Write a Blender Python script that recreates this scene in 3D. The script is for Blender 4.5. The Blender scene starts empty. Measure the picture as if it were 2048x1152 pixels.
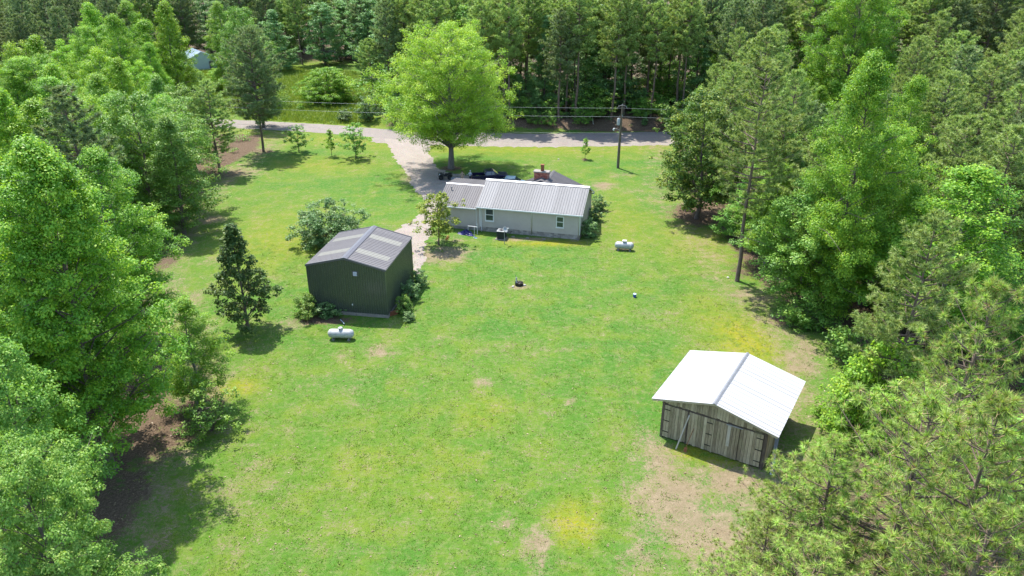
import bpy, math, random
import numpy as np
from mathutils import Vector, Matrix
from mathutils.geometry import tessellate_polygon

# ------------------------------------------------------------------ camera, sky, sun, exposure
sc = bpy.context.scene
COL = sc.collection
rad = math.radians
cam_data = bpy.data.cameras.new('camera')
cam = bpy.data.objects.new('camera', cam_data)
COL.objects.link(cam)
cam.location = (0, 0, 32.0)
cam.rotation_euler = (rad(90 - 25.16), 0, 0)
cam_data.sensor_width = 36
cam_data.lens = 26.455
cam_data.clip_start = 0.5
cam_data.clip_end = 6000
sc.camera = cam

SUN = Vector((-0.27, 0.41, 1.0)).normalized()          # towards the sun
SUN_EL = math.asin(SUN.z)
SUN_AZ = math.atan2(SUN.x, SUN.y)
world = bpy.data.worlds.new('World')
sc.world = world
world.use_nodes = True
wn = world.node_tree.nodes
sky = wn.new('ShaderNodeTexSky')
sky.sky_type = 'NISHITA'
sky.sun_disc = False
sky.sun_elevation = SUN_EL
sky.sun_rotation = SUN_AZ
sky.altitude = 200
world.node_tree.links.new(sky.outputs[0], wn['Background'].inputs[0])
wn['Background'].inputs[1].default_value = 0.15
sun_data = bpy.data.lights.new('sun', 'SUN')
sun_data.energy = 3.25
sun_data.angle = rad(0.53)
sun_data.color = (1.0, 0.955, 0.88)
sun = bpy.data.objects.new('sun', sun_data)
COL.objects.link(sun)
sun.rotation_euler = (-SUN).to_track_quat('-Z', 'Y').to_euler()
sun.location = (-60, 90, 150)
sc.view_settings.view_transform = 'Standard'
sc.view_settings.look = 'None'
sc.view_settings.exposure = 1.66
sc.view_settings.gamma = 1
sc.view_settings.use_curve_mapping = False
sc.render.engine = 'CYCLES'
sc.cycles.max_bounces = 7
sc.cycles.diffuse_bounces = 4
sc.cycles.transmission_bounces = 4
sc.cycles.glossy_bounces = 2

RNG = np.random.default_rng(7)
random.seed(7)

# ------------------------------------------------------------------ object helpers
def tag(o, label=None, cat=None, group=None, kind=None):
    if label: o['label'] = label
    if cat: o['category'] = cat
    if group: o['group'] = group
    if kind: o['kind'] = kind
    return o

def empty(name, loc, rz=0.0, label=None, cat=None, group=None):
    o = bpy.data.objects.new(name, None)
    o.empty_display_size = 0.3
    COL.objects.link(o)
    o.location = loc if len(loc) == 3 else (loc[0], loc[1], 0)
    o.rotation_euler = (0, 0, rz)
    return tag(o, label, cat, group)

def link(name, me, parent=None, loc=None, rot=None, matrix=None):
    o = bpy.data.objects.new(name, me)
    COL.objects.link(o)
    if parent: o.parent = parent
    if loc is not None: o.location = loc
    if rot is not None: o.rotation_euler = rot
    if matrix is not None: o.matrix_basis = matrix
    return o

def array_mesh(name, V, F, mats, tint=None, smooth=False):
    V = np.ascontiguousarray(V, dtype=np.float32)
    F = np.ascontiguousarray(F, dtype=np.int32)
    me = bpy.data.meshes.new(name)
    me.vertices.add(len(V)); me.vertices.foreach_set('co', V.ravel())
    me.loops.add(F.size); me.loops.foreach_set('vertex_index', F.ravel())
    me.polygons.add(len(F))
    me.polygons.foreach_set('loop_start', np.arange(len(F), dtype=np.int32) * F.shape[1])
    if smooth:
        me.polygons.foreach_set('use_smooth', np.ones(len(F), dtype=bool))
    me.update(calc_edges=True)
    for m in (mats if isinstance(mats, (list, tuple)) else [mats]):
        me.materials.append(m)
    if tint is not None:
        a = me.attributes.new('tint', 'FLOAT', 'FACE')
        a.data.foreach_set('value', np.ascontiguousarray(tint, dtype=np.float32))
    return me

class MB:
    """collects boxes, tubes and polygons into one mesh"""
    def __init__(s): s.v = []; s.f = []; s.m = []; s.sm = []
    def add(s, verts, faces, mat=0, smooth=False):
        n = len(s.v); s.v += [tuple(p) for p in verts]
        for f in faces:
            s.f.append(tuple(i + n for i in f)); s.m.append(mat); s.sm.append(smooth)
        return s
    def box(s, x0, x1, y0, y1, z0, z1, mat=0, M=None):
        p = [(x, y, z) for z in (z0, z1) for y in (y0, y1) for x in (x0, x1)]
        if M is not None: p = [tuple(M @ Vector(q)) for q in p]
        return s.add(p, [(0, 2, 3, 1), (4, 5, 7, 6), (0, 1, 5, 4), (2, 6, 7, 3), (0, 4, 6, 2), (1, 3, 7, 5)], mat)
    def hexa(s, p, mat=0):
        return s.add(p, [(0, 3, 2, 1), (4, 5, 6, 7), (0, 1, 5, 4), (1, 2, 6, 5), (2, 3, 7, 6), (3, 0, 4, 7)], mat)
    def tube(s, path, r, n=8, mat=0, caps=True, smooth=True):
        path = [Vector(p) for p in path]
        if not isinstance(r, (list, tuple)): r = [r] * len(path)
        vs = []
        for i, p in enumerate(path):
            d = (path[min(i + 1, len(path) - 1)] - path[max(i - 1, 0)]).normalized()
            u = d.cross(Vector((0, 0, 1)) if abs(d.z) < 0.9 else Vector((0, 1, 0))).normalized()
            w = d.cross(u)
            vs += [p + (u * math.cos(2 * math.pi * k / n) + w * math.sin(2 * math.pi * k / n)) * r[i] for k in range(n)]
        fs = [(i * n + k, i * n + (k + 1) % n, (i + 1) * n + (k + 1) % n, (i + 1) * n + k)
              for i in range(len(path) - 1) for k in range(n)]
        s.add(vs, fs, mat, smooth)
        if caps:
            m = len(vs)
            s.add(vs[:n], [tuple(range(n))], mat)
            s.add(vs[m - n:], [tuple(reversed(range(n)))], mat)
        return s
    def prism(s, poly, y0, y1, mat=0, axis='y'):
        """poly = list of (x, z) extruded along y (or (y, z) along x)"""
        n = len(poly)
        mk = (lambda a, b, t: (a, t, b)) if axis == 'y' else (lambda a, b, t: (t, a, b))
        v = [mk(a, b, y0) for a, b in poly] + [mk(a, b, y1) for a, b in poly]
        f = [tuple(range(n)), tuple(reversed(range(n, 2 * n)))]
        f += [(i, i + n, (i + 1) % n + n, (i + 1) % n) for i in range(n)]
        return s.add(v, f, mat)
    def sphere(s, c, r, nu=12, nv=8, mat=0, sc=(1, 1, 1)):
        vs = [(c[0] + r * sc[0] * math.sin(math.pi * j / nv) * math.cos(2 * math.pi * i / nu),
               c[1] + r * sc[1] * math.sin(math.pi * j / nv) * math.sin(2 * math.pi * i / nu),
               c[2] + r * sc[2] * math.cos(math.pi * j / nv)) for j in range(nv + 1) for i in range(nu)]
        fs = [(j * nu + i, (j + 1) * nu + i, (j + 1) * nu + (i + 1) % nu, j * nu + (i + 1) % nu)
              for j in range(nv) for i in range(nu)]
        return s.add(vs, fs, mat, True)
    def mesh(s, name, mats):
        me = bpy.data.meshes.new(name)
        me.from_pydata(s.v, [], s.f)
        for m in (mats if isinstance(mats, (list, tuple)) else [mats]): me.materials.append(m)
        me.polygons.foreach_set('material_index', s.m)
        me.polygons.foreach_set('use_smooth', s.sm)
        me.update()
        return me
    def build(s, name, mats, parent=None, loc=None, rot=None, bevel=0):
        o = link(name, s.mesh(name, mats), parent, loc, rot)
        if bevel:
            b = o.modifiers.new('bevel', 'BEVEL'); b.width = bevel; b.segments = 2; b.limit_method = 'ANGLE'
        return o

# ------------------------------------------------------------------ materials
def nodes_of(name):
    m = bpy.data.materials.new(name); m.use_nodes = True
    nt = m.node_tree
    return m, nt, nt.nodes, nt.links, nt.nodes['Principled BSDF']

def N(nt, kind, **kw):
    n = nt.nodes.new(kind)
    for k, v in kw.items(): setattr(n, k, v)
    return n

def noise(nt, scale, detail=4, rough=0.55, vec=None, dist=0.0):
    n = N(nt, 'ShaderNodeTexNoise')
    n.inputs['Scale'].default_value = scale; n.inputs['Detail'].default_value = detail
    n.inputs['Roughness'].default_value = rough; n.inputs['Distortion'].default_value = dist
    if vec is not None: nt.links.new(vec, n.inputs['Vector'])
    return n.outputs['Fac']

def ramp(nt, fac, stops):
    r = N(nt, 'ShaderNodeValToRGB')
    e = r.color_ramp.elements
    while len(e) < len(stops): e.new(0.5)
    for el, (p, c) in zip(e, stops):
        el.position = p; el.color = (*c, 1) if len(c) == 3 else c
    nt.links.new(fac, r.inputs[0])
    return r.outputs[0]

def mixc(nt, fac, a, b, mode='MIX'):
    n = N(nt, 'ShaderNodeMix', data_type='RGBA', blend_type=mode)
    for sock, val in ((n.inputs[0], fac), (n.inputs[6], a), (n.inputs[7], b)):
        if hasattr(val, 'links'): nt.links.new(val, sock)
        elif isinstance(val, (int, float)): sock.default_value = val
        else: sock.default_value = (*val, 1)
    return n.outputs[2]

def mth(nt, op, a, b=None, c=None, clamp=False):
    n = N(nt, 'ShaderNodeMath', operation=op, use_clamp=clamp)
    for i, v in enumerate((a, b, c)):
        if v is None: continue
        if hasattr(v, 'links'): nt.links.new(v, n.inputs[i])
        else: n.inputs[i].default_value = v
    return n.outputs[0]

def sstep(nt, x, lo, hi):
    n = N(nt, 'ShaderNodeMapRange', interpolation_type='SMOOTHSTEP')
    nt.links.new(x, n.inputs[0]); n.inputs[1].default_value = lo; n.inputs[2].default_value = hi
    return n.outputs[0]

def bump(nt, h, strength, dist=0.05):
    b = N(nt, 'ShaderNodeBump'); b.inputs['Strength'].default_value = strength
    b.inputs['Distance'].default_value = dist
    nt.links.new(h, b.inputs['Height'])
    return b.outputs[0]

def objvec(nt): return N(nt, 'ShaderNodeTexCoord').outputs['Object']
def geopos(nt): return N(nt, 'ShaderNodeNewGeometry').outputs['Position']
def orand(nt): return N(nt, 'ShaderNodeObjectInfo').outputs['Random']
def attr(nt, name):
    n = N(nt, 'ShaderNodeAttribute'); n.attribute_name = name
    return n.outputs['Fac']

def plain(name, col, rough=0.6, metal=0.0, var=0.15, scale=3.0, spec=0.4, stretch=None, bumps=0.0, rnd=0.0):
    """a base colour with uneven wear"""
    m, nt, nd, lk, p = nodes_of(name)
    vec = objvec(nt)
    if stretch:
        mp = N(nt, 'ShaderNodeMapping'); mp.inputs['Scale'].default_value = stretch
        lk.new(vec, mp.inputs[0]); vec = mp.outputs[0]
    f = noise(nt, scale, 5, 0.6, vec)
    if rnd:
        f = mth(nt, 'ADD', f, mth(nt, 'MULTIPLY', mth(nt, 'SUBTRACT', orand(nt), 0.5), rnd))
    c = ramp(nt, f, [(0.25, tuple(x * (1 - var) for x in col)), (0.75, tuple(min(1, x * (1 + var)) for x in col))])
    lk.new(c, p.inputs['Base Color'])
    p.inputs['Roughness'].default_value = rough; p.inputs['Metallic'].default_value = metal
    p.inputs['Specular IOR Level'].default_value = spec
    if bumps: lk.new(bump(nt, noise(nt, scale * 6, 4, 0.6, vec), bumps), p.inputs['Normal'])
    return m

def leaf_mat(name, dark, mid, light, trans=0.38, rough=0.5, spec=0.3, tan=None, rv=0.3):
    m, nt, nd, lk, p = nodes_of(name)
    t = attr(nt, 'tint')
    stops = [(0.0, dark), (0.5, mid), (0.93, light)]
    if tan: stops = [(0.0, dark), (0.5, mid), (0.86, light), (0.93, tan)]
    c = ramp(nt, t, stops)
    hs = N(nt, 'ShaderNodeHueSaturation')
    r = orand(nt)
    lk.new(mth(nt, 'MULTIPLY_ADD', r, 0.016, 0.492), hs.inputs['Hue'])
    lk.new(mth(nt, 'MULTIPLY_ADD', r, rv, 1 - rv / 2), hs.inputs['Value'])
    lk.new(c, hs.inputs['Color'])
    c = hs.outputs[0]
    lk.new(c, p.inputs['Base Color'])
    p.inputs['Roughness'].default_value = rough
    p.inputs['Specular IOR Level'].default_value = spec
    tr = N(nt, 'ShaderNodeBsdfTranslucent')
    lk.new(mixc(nt, 1.0, c, (1.15, 1.1, 0.55), 'MULTIPLY'), tr.inputs[0])
    mx = N(nt, 'ShaderNodeMixShader'); mx.inputs[0].default_value = trans
    lk.new(p.outputs[0], mx.inputs[1]); lk.new(tr.outputs[0], mx.inputs[2])
    lk.new(mx.outputs[0], nt.nodes['Material Output'].inputs[0])
    return m

def bark_mat(name, a, b):
    m, nt, nd, lk, p = nodes_of(name)
    mp = N(nt, 'ShaderNodeMapping'); mp.inputs['Scale'].default_value = (1, 1, 0.25)
    lk.new(objvec(nt), mp.inputs[0])
    f = noise(nt, 7, 6, 0.7, mp.outputs[0])
    lk.new(ramp(nt, f, [(0.3, a), (0.7, b)]), p.inputs['Base Color'])
    p.inputs['Roughness'].default_value = 0.9
    lk.new(bump(nt, f, 0.7, 0.06), p.inputs['Normal'])
    return m

def ground_mat():
    m, nt, nd, lk, p = nodes_of('lawn_ground')
    P = geopos(nt)
    n0 = noise(nt, 0.07, 4, 0.6, P); n1 = noise(nt, 0.33, 5, 0.6, P); n2 = noise(nt, 1.3, 5, 0.65, P)
    n3 = noise(nt, 5.5, 4, 0.7, P); n4 = noise(nt, 22, 3, 0.7, P)
    mp = N(nt, 'ShaderNodeMapping'); mp.inputs['Location'].default_value = (40, 13, 5); lk.new(P, mp.inputs[0])
    k1 = noise(nt, 0.6, 5, 0.7, mp.outputs[0]); k2 = noise(nt, 2.6, 5, 0.7, mp.outputs[0])
    # grass: cool green, warm green, yellow green
    g = mixc(nt, sstep(nt, n0, 0.36, 0.64), GRASS_A, GRASS_B)
    g = mixc(nt, mth(nt, 'MULTIPLY', sstep(nt, n1, 0.42, 0.66), 0.85), g, GRASS_C)
    yel = mth(nt, 'MULTIPLY', attr(nt, 'yellow'), mth(nt, 'ADD', 0.38, mth(nt, 'MULTIPLY', sstep(nt, mth(nt, 'ADD', mth(nt, 'MULTIPLY', k1, 0.6), mth(nt, 'MULTIPLY', n3, 0.4)), 0.36, 0.6), 1.0)), clamp=True)
    g = mixc(nt, yel, g, GRASS_Y)
    g = mixc(nt, mth(nt, 'MULTIPLY', sstep(nt, n3, 0.35, 0.7), 0.45), g, (0.045, 0.10, 0.018))
    g = mixc(nt, mth(nt, 'MULTIPLY', sstep(nt, k2, 0.45, 0.7), 0.62), g, GRASS_D)
    # dead thatch and bare soil showing through
    d = mth(nt, 'ADD', attr(nt, 'dirt'), mth(nt, 'MULTIPLY', mth(nt, 'SUBTRACT', k1, 0.5), 1.3))
    d = mth(nt, 'ADD', d, mth(nt, 'MULTIPLY', mth(nt, 'SUBTRACT', n2, 0.5), 0.9))
    d = mth(nt, 'ADD', d, mth(nt, 'MULTIPLY', mth(nt, 'SUBTRACT', n3, 0.5), 1.5))
    d = mth(nt, 'ADD', d, mth(nt, 'MULTIPLY', mth(nt, 'SUBTRACT', n4, 0.5), 0.9))
    d = mth(nt, 'ADD', d, mth(nt, 'MULTIPLY', mth(nt, 'SUBTRACT', mth(nt, 'ADD', mth(nt, 'MULTIPLY', n0, 0.5), mth(nt, 'MULTIPLY', n1, 0.5)), 0.5), 0.9))
    dm = mth(nt, 'MULTIPLY', sstep(nt, d, 0.28, 0.85), 0.92)
    soil = ramp(nt, mth(nt, 'ADD', mth(nt, 'MULTIPLY', n2, 0.6), mth(nt, 'MULTIPLY', n3, 0.4)),
                [(0.3, (0.175, 0.125, 0.078)), (0.55, (0.245, 0.185, 0.12)), (0.75, (0.33, 0.26, 0.18))])
    c = mixc(nt, dm, g, soil)
    # leaf litter under the trees
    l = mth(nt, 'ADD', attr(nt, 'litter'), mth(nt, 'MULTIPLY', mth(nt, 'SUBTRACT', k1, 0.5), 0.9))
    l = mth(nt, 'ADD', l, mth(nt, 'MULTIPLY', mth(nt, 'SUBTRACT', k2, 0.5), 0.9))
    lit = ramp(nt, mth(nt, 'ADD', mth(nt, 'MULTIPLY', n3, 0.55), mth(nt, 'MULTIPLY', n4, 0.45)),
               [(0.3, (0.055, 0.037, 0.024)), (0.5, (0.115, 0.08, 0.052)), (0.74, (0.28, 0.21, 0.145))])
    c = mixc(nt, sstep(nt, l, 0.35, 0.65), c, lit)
    c = mixc(nt, 0.5, c, ramp(nt, n4, [(0.28, (0.45, 0.45, 0.45)), (0.6, (1, 1, 1)), (0.8, (1.25, 1.25, 1.2))]), 'MULTIPLY')
    lk.new(c, p.inputs['Base Color'])
    p.inputs['Roughness'].default_value = 0.95
    p.inputs['Specular IOR Level'].default_value = 0.1
    h = mth(nt, 'ADD', mth(nt, 'MULTIPLY', n3, 0.7), mth(nt, 'MULTIPLY', n4, 0.3))
    lk.new(bump(nt, h, 0.7, 0.2), p.inputs['Normal'])
    return m

GRASS_A = (0.06, 0.166, 0.02)
GRASS_B = (0.092, 0.184, 0.018)
GRASS_C = (0.134, 0.2, 0.02)
GRASS_D = (0.19, 0.212, 0.075)
GRASS_Y = (0.27, 0.25, 0.01)

def gravel_mat(name, a, b, c):
    m, nt, nd, lk, p = nodes_of(name)
    P = geopos(nt)
    n1 = noise(nt, 0.5, 4, 0.6, P); n2 = noise(nt, 14, 3, 0.8, P)
    v = N(nt, 'ShaderNodeTexVoronoi'); v.inputs['Scale'].default_value = 16; lk.new(P, v.inputs['Vector'])
    base = ramp(nt, n1, [(0.3, a), (0.7, b)])
    col = mixc(nt, sstep(nt, n2, 0.45, 0.75), base, c)
    col = mixc(nt, 0.35, col, v.outputs['Color'], 'OVERLAY')
    hs = N(nt, 'ShaderNodeHueSaturation'); hs.inputs['Saturation'].default_value = 0.65; lk.new(col, hs.inputs['Color'])
    lk.new(hs.outputs[0], p.inputs['Base Color']); p.inputs['Roughness'].default_value = 0.95
    lk.new(bump(nt, v.outputs['Distance'], 0.5, 0.04), p.inputs['Normal'])
    return m

def wood_mat(name, a, b, c):
    m, nt, nd, lk, p = nodes_of(name)
    mp = N(nt, 'ShaderNodeMapping'); mp.inputs['Scale'].default_value = (6, 6, 0.5); lk.new(geopos(nt), mp.inputs[0])
    f = noise(nt, 3, 6, 0.7, mp.outputs[0])
    g = noise(nt, 1.1, 3, 0.6, geopos(nt))
    col = ramp(nt, mth(nt, 'ADD', mth(nt, 'MULTIPLY', f, 0.8), mth(nt, 'MULTIPLY', mth(nt, 'SUBTRACT', orand(nt), 0.3), 0.35)),
               [(0.28, a), (0.5, b), (0.75, c)])
    col = mixc(nt, mth(nt, 'MULTIPLY', sstep(nt, g, 0.5, 0.7), 0.4), col, (0.16, 0.165, 0.085))
    lk.new(col, p.inputs['Base Color']); p.inputs['Roughness'].default_value = 0.9
    lk.new(bump(nt, f, 0.5, 0.02), p.inputs['Normal'])
    return m

def brick_mat(name):
    m, nt, nd, lk, p = nodes_of(name)
    f = noise(nt, 5, 4, 0.6, objvec(nt))
    lk.new(ramp(nt, mth(nt, 'ADD', mth(nt, 'MULTIPLY', f, 0.5), mth(nt, 'MULTIPLY', orand(nt), 0.5)),
                [(0.25, (0.13, 0.04, 0.03)), (0.5, (0.24, 0.075, 0.05)), (0.75, (0.36, 0.15, 0.1))]), p.inputs['Base Color'])
    p.inputs['Roughness'].default_value = 0.9
    return m

M = {}
M['ground'] = ground_mat()
M['gravel'] = gravel_mat('driveway_gravel', (0.20, 0.142, 0.098), (0.23, 0.18, 0.132), (0.28, 0.24, 0.19))
M['asphalt'] = gravel_mat('road_asphalt', (0.165, 0.128, 0.10), (0.19, 0.15, 0.118), (0.215, 0.178, 0.145))
M['shoulder'] = gravel_mat('shoulder_gravel', (0.17, 0.125, 0.09), (0.21, 0.165, 0.12), (0.25, 0.215, 0.17))
M['grass_blade'] = leaf_mat('grass_blade', (0.07, 0.165, 0.014), (0.12, 0.225, 0.018), (0.24, 0.29, 0.045), 0.3, rv=0.0)
M['dry_leaf'] = leaf_mat('dry_leaf', (0.14, 0.09, 0.05), (0.21, 0.15, 0.09), (0.28, 0.215, 0.13), 0.15, rv=0.0)
M['meadow_blade'] = leaf_mat('meadow_blade', (0.1, 0.19, 0.022), (0.17, 0.26, 0.032), (0.28, 0.33, 0.06), 0.3, rv=0.0)
M['sweetgum'] = leaf_mat('sweetgum_leaf', (0.075, 0.2, 0.02), (0.16, 0.35, 0.03), (0.36, 0.52, 0.045), 0.42)
M['lime'] = leaf_mat('lime_leaf', (0.11, 0.25, 0.02), (0.205, 0.4, 0.03), (0.4, 0.53, 0.05), 0.42)
M['maple'] = leaf_mat('maple_leaf', (0.155, 0.29, 0.024), (0.25, 0.41, 0.036), (0.44, 0.53, 0.07), 0.42)
M['hardwood'] = leaf_mat('hardwood_leaf', (0.08, 0.2, 0.03), (0.15, 0.315, 0.045), (0.3, 0.45, 0.075), 0.36)
M['bluegreen'] = leaf_mat('bluegreen_leaf', (0.08, 0.19, 0.055), (0.15, 0.305, 0.095), (0.29, 0.44, 0.16), 0.34)
M['feather'] = leaf_mat('feather_leaf', (0.095, 0.2, 0.032), (0.175, 0.31, 0.05), (0.33, 0.42, 0.1), 0.4)
M['magnolia'] = leaf_mat('magnolia_leaf', (0.035, 0.085, 0.016), (0.085, 0.155, 0.022), (0.3, 0.35, 0.055), 0.25, 0.5, 0.15)
M['magnolia_dark'] = leaf_mat('dark_magnolia_leaf', (0.035, 0.085, 0.02), (0.075, 0.145, 0.032), (0.20, 0.27, 0.075), 0.25, 0.5, 0.2)
M['magnolia_young'] = leaf_mat('magnolia_young_leaf', (0.09, 0.16, 0.022), (0.19, 0.265, 0.032), (0.38, 0.4, 0.07), 0.3, 0.5, 0.15)
M['shrub'] = leaf_mat('shrub_leaf', (0.06, 0.14, 0.04), (0.115, 0.225, 0.062), (0.27, 0.37, 0.15), 0.28)
M['pine'] = leaf_mat('pine_needle', (0.12, 0.205, 0.05), (0.25, 0.36, 0.09), (0.41, 0.51, 0.15), 0.3, tan=(0.26, 0.19, 0.09))
M['pine_grey'] = leaf_mat('grey_pine_needle', (0.085, 0.15, 0.05), (0.175, 0.25, 0.095), (0.29, 0.37, 0.15), 0.28, tan=(0.20, 0.16, 0.09))
M['pine_near'] = leaf_mat('near_pine_needle', (0.11, 0.185, 0.038), (0.275, 0.385, 0.085), (0.46, 0.66, 0.13), 0.34, tan=(0.36, 0.26, 0.12))
M['dead'] = leaf_mat('dead_leaf', (0.10, 0.075, 0.06), (0.16, 0.12, 0.095), (0.22, 0.17, 0.13), 0.2)
M['bark'] = bark_mat('bark', (0.06, 0.045, 0.035), (0.16, 0.125, 0.10))
M['pine_bark'] = bark_mat('pine_bark', (0.075, 0.05, 0.036), (0.20, 0.145, 0.105))
M['grey_bark'] = bark_mat('grey_bark', (0.10, 0.088, 0.075), (0.22, 0.195, 0.165))
M['roof_white'] = plain('white_roof_metal', (0.35, 0.35, 0.352), 0.6, 0.0, 0.09, 1.2, 0.15, stretch=(5, 0.5, 1), rnd=0.5)
M['roof_silver'] = plain('galvalume_roof', (0.19, 0.187, 0.185), 0.6, 0.0, 0.10, 1.5, 0.15, rnd=0.9)
M['roof_taupe'] = plain('taupe_roof_metal', (0.11, 0.104, 0.104), 0.6, 0.0, 0.10, 1.5, 0.15, rnd=0.5)
M['roof_shed'] = plain('shed_roof_metal', (0.13, 0.12, 0.117), 0.55, 0.1, 0.10, 1.5, rnd=0.4)
M['skylight'] = plain('skylight_panel', (0.21, 0.20, 0.165), 0.45, 0.0, 0.10, 2.5, rnd=0.3)
M['ridge_grey'] = plain('grey_ridge_metal', (0.17, 0.175, 0.185), 0.5, 0.1, 0.15, 3)
M['shed_wall'] = plain('dark_green_wall_metal', (0.060, 0.072, 0.054), 0.28, 0.0, 0.10, 2, 0.6)
def dented(m, scale, strength, dist):
    nt = m.node_tree; p = nt.nodes['Principled BSDF']
    mp = N(nt, 'ShaderNodeMapping'); mp.inputs['Scale'].default_value = (1, 1, 0.35); nt.links.new(objvec(nt), mp.inputs[0])
    nt.links.new(bump(nt, noise(nt, scale, 2, 0.5, mp.outputs[0]), strength, dist), p.inputs['Normal'])
dented(M['shed_wall'], 2.2, 0.35, 0.08)
M['trim_dark'] = plain('dark_trim', (0.10, 0.095, 0.10), 0.4, 0.1, 0.1, 4)
M['siding'] = plain('taupe_siding', (0.39, 0.345, 0.30), 0.6, 0, 0.07, 1.2)
M['white'] = plain('white_trim', (0.6, 0.6, 0.59), 0.5, 0, 0.05, 3)
M['concrete'] = plain('concrete', (0.22, 0.20, 0.175), 0.9, 0, 0.2, 3, bumps=0.3)
M['block'] = plain('foundation_block', (0.27, 0.245, 0.215), 0.9, 0, 0.3, 2.5, bumps=0.3, rnd=0.5)
M['brick'] = brick_mat('chimney_brick')
M['mortar'] = plain('mortar', (0.28, 0.24, 0.21), 0.95, 0, 0.2, 5)
M['glass'] = plain('window_glass', (0.035, 0.05, 0.05), 0.06, 0, 0.2, 2, 0.8)
M['wood'] = wood_mat('weathered_board', (0.15, 0.12, 0.075), (0.30, 0.255, 0.165), (0.43, 0.375, 0.255))
M['wood_dark'] = wood_mat('dark_post', (0.03, 0.024, 0.02), (0.07, 0.052, 0.04), (0.13, 0.10, 0.075))
M['plywood'] = wood_mat('tan_board', (0.20, 0.14, 0.08), (0.32, 0.23, 0.13), (0.42, 0.33, 0.21))
M['pole_wood'] = wood_mat('pole_timber', (0.06, 0.045, 0.03), (0.12, 0.092, 0.065), (0.20, 0.16, 0.12))
M['pale_wood'] = wood_mat('pale_board', (0.2, 0.18, 0.14), (0.32, 0.29, 0.23), (0.42, 0.39, 0.33))
M['black'] = plain('black_iron', (0.018, 0.017, 0.016), 0.5, 0.3, 0.3, 8)
M['rust'] = plain('rusty_iron', (0.20, 0.075, 0.035), 0.8, 0.2, 0.4, 8)
M['steel'] = plain('galvanised_steel', (0.26, 0.27, 0.28), 0.5, 0.3, 0.12, 5)
M['tank'] = plain('tank_paint', (0.34, 0.345, 0.345), 0.5, 0.0, 0.28, 3.2)
M['tank_worn'] = plain('worn_tank_paint', (0.32, 0.335, 0.325), 0.5, 0.1, 0.32, 2.6)
M['rubber'] = plain('tyre_rubber', (0.016, 0.016, 0.017), 0.8, 0, 0.2, 9)
M['navy'] = plain('navy_car_paint', (0.020, 0.018, 0.055), 0.22, 0.35, 0.1, 2, 0.6)
M['paleblue'] = plain('pale_blue_paint', (0.28, 0.38, 0.42), 0.25, 0.1, 0.06, 2, 0.6)
M['dark_plastic'] = plain('dark_plastic', (0.022, 0.024, 0.022), 0.5, 0, 0.2, 6)
M['ac'] = plain('condenser_paint', (0.035, 0.05, 0.055), 0.4, 0.2, 0.15, 6)
M['tarp'] = plain('blue_tarp', (0.014, 0.016, 0.11), 0.4, 0, 0.35, 4)
M['blue'] = plain('blue_plastic', (0.02, 0.06, 0.30), 0.35, 0, 0.1, 5)
M['paleplastic'] = plain('pale_plastic', (0.36, 0.45, 0.5), 0.4, 0, 0.08, 5)
M['orange'] = leaf_mat('orange_leaf', (0.30, 0.07, 0.03), (0.42, 0.11, 0.04), (0.5, 0.2, 0.07), 0.25)
M['ash'] = plain('ash', (0.05, 0.045, 0.042), 0.95, 0, 0.4, 9)
M['lamp_lens'] = plain('lamp_lens', (0.75, 0.78, 0.80), 0.2, 0, 0.04, 5)
M['skin'] = plain('skin', (0.42, 0.26, 0.18), 0.6, 0, 0.05, 5)
M['tan_cloth'] = plain('tan_cloth', (0.42, 0.30, 0.20), 0.9, 0, 0.1, 8)
M['pale_cloth'] = plain('pale_cloth', (0.50, 0.53, 0.55), 0.9, 0, 0.08, 8)
M['dark_cloth'] = plain('dark_cloth', (0.05, 0.055, 0.075), 0.9, 0, 0.1, 8)
M['khaki'] = plain('khaki_cloth', (0.40, 0.27, 0.18), 0.9, 0, 0.1, 8)
M['hair'] = plain('dark_hair', (0.025, 0.018, 0.013), 0.7, 0, 0.2, 20)
M['farwall'] = plain('pale_green_siding', (0.34, 0.42, 0.38), 0.6, 0, 0.07, 1.0)
M['farroof'] = plain('pale_blue_roof_metal', (0.48, 0.56, 0.60), 0.35, 0.2, 0.14, 1.0, rnd=0.5)
M['stone'] = plain('field_stone', (0.40, 0.38, 0.34), 0.9, 0, 0.2, 4)

# ------------------------------------------------------------------ terrain
ROAD = [(-150, 152), (-90, 147.5), (-44.80, 138.89), (-34.09, 136.51), (-21.62, 132.33), (-10.87, 130.69), (2.26, 129.44), (15.33, 129.79), (25.10, 130.87), (80, 127.5), (160, 122)]
RX = np.array([p[0] for p in ROAD]); RY = np.array([p[1] for p in ROAD])
def road_y(x): return np.interp(x, RX, RY)

def smooth(a, lo, hi):
    t = np.clip((a - lo) / (hi - lo), 0, 1)
    return t * t * (3 - 2 * t)

def terrain(x, y):
    x = np.asarray(x, float); y = np.asarray(y, float)
    d = y - road_y(x)
    bank = 1.5 * smooth(d, 4.2, 8.0) * smooth(x, -32, -20)
    rise = 0.02 * np.clip(d - 6, 0, 120) * smooth(x, -40, 0)
    hill = 3.0 * smooth(x, 30, 75) * smooth(y, 60, 120)
    return bank + rise + hill

def height_at(x, y): return float(terrain(x, y))

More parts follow.
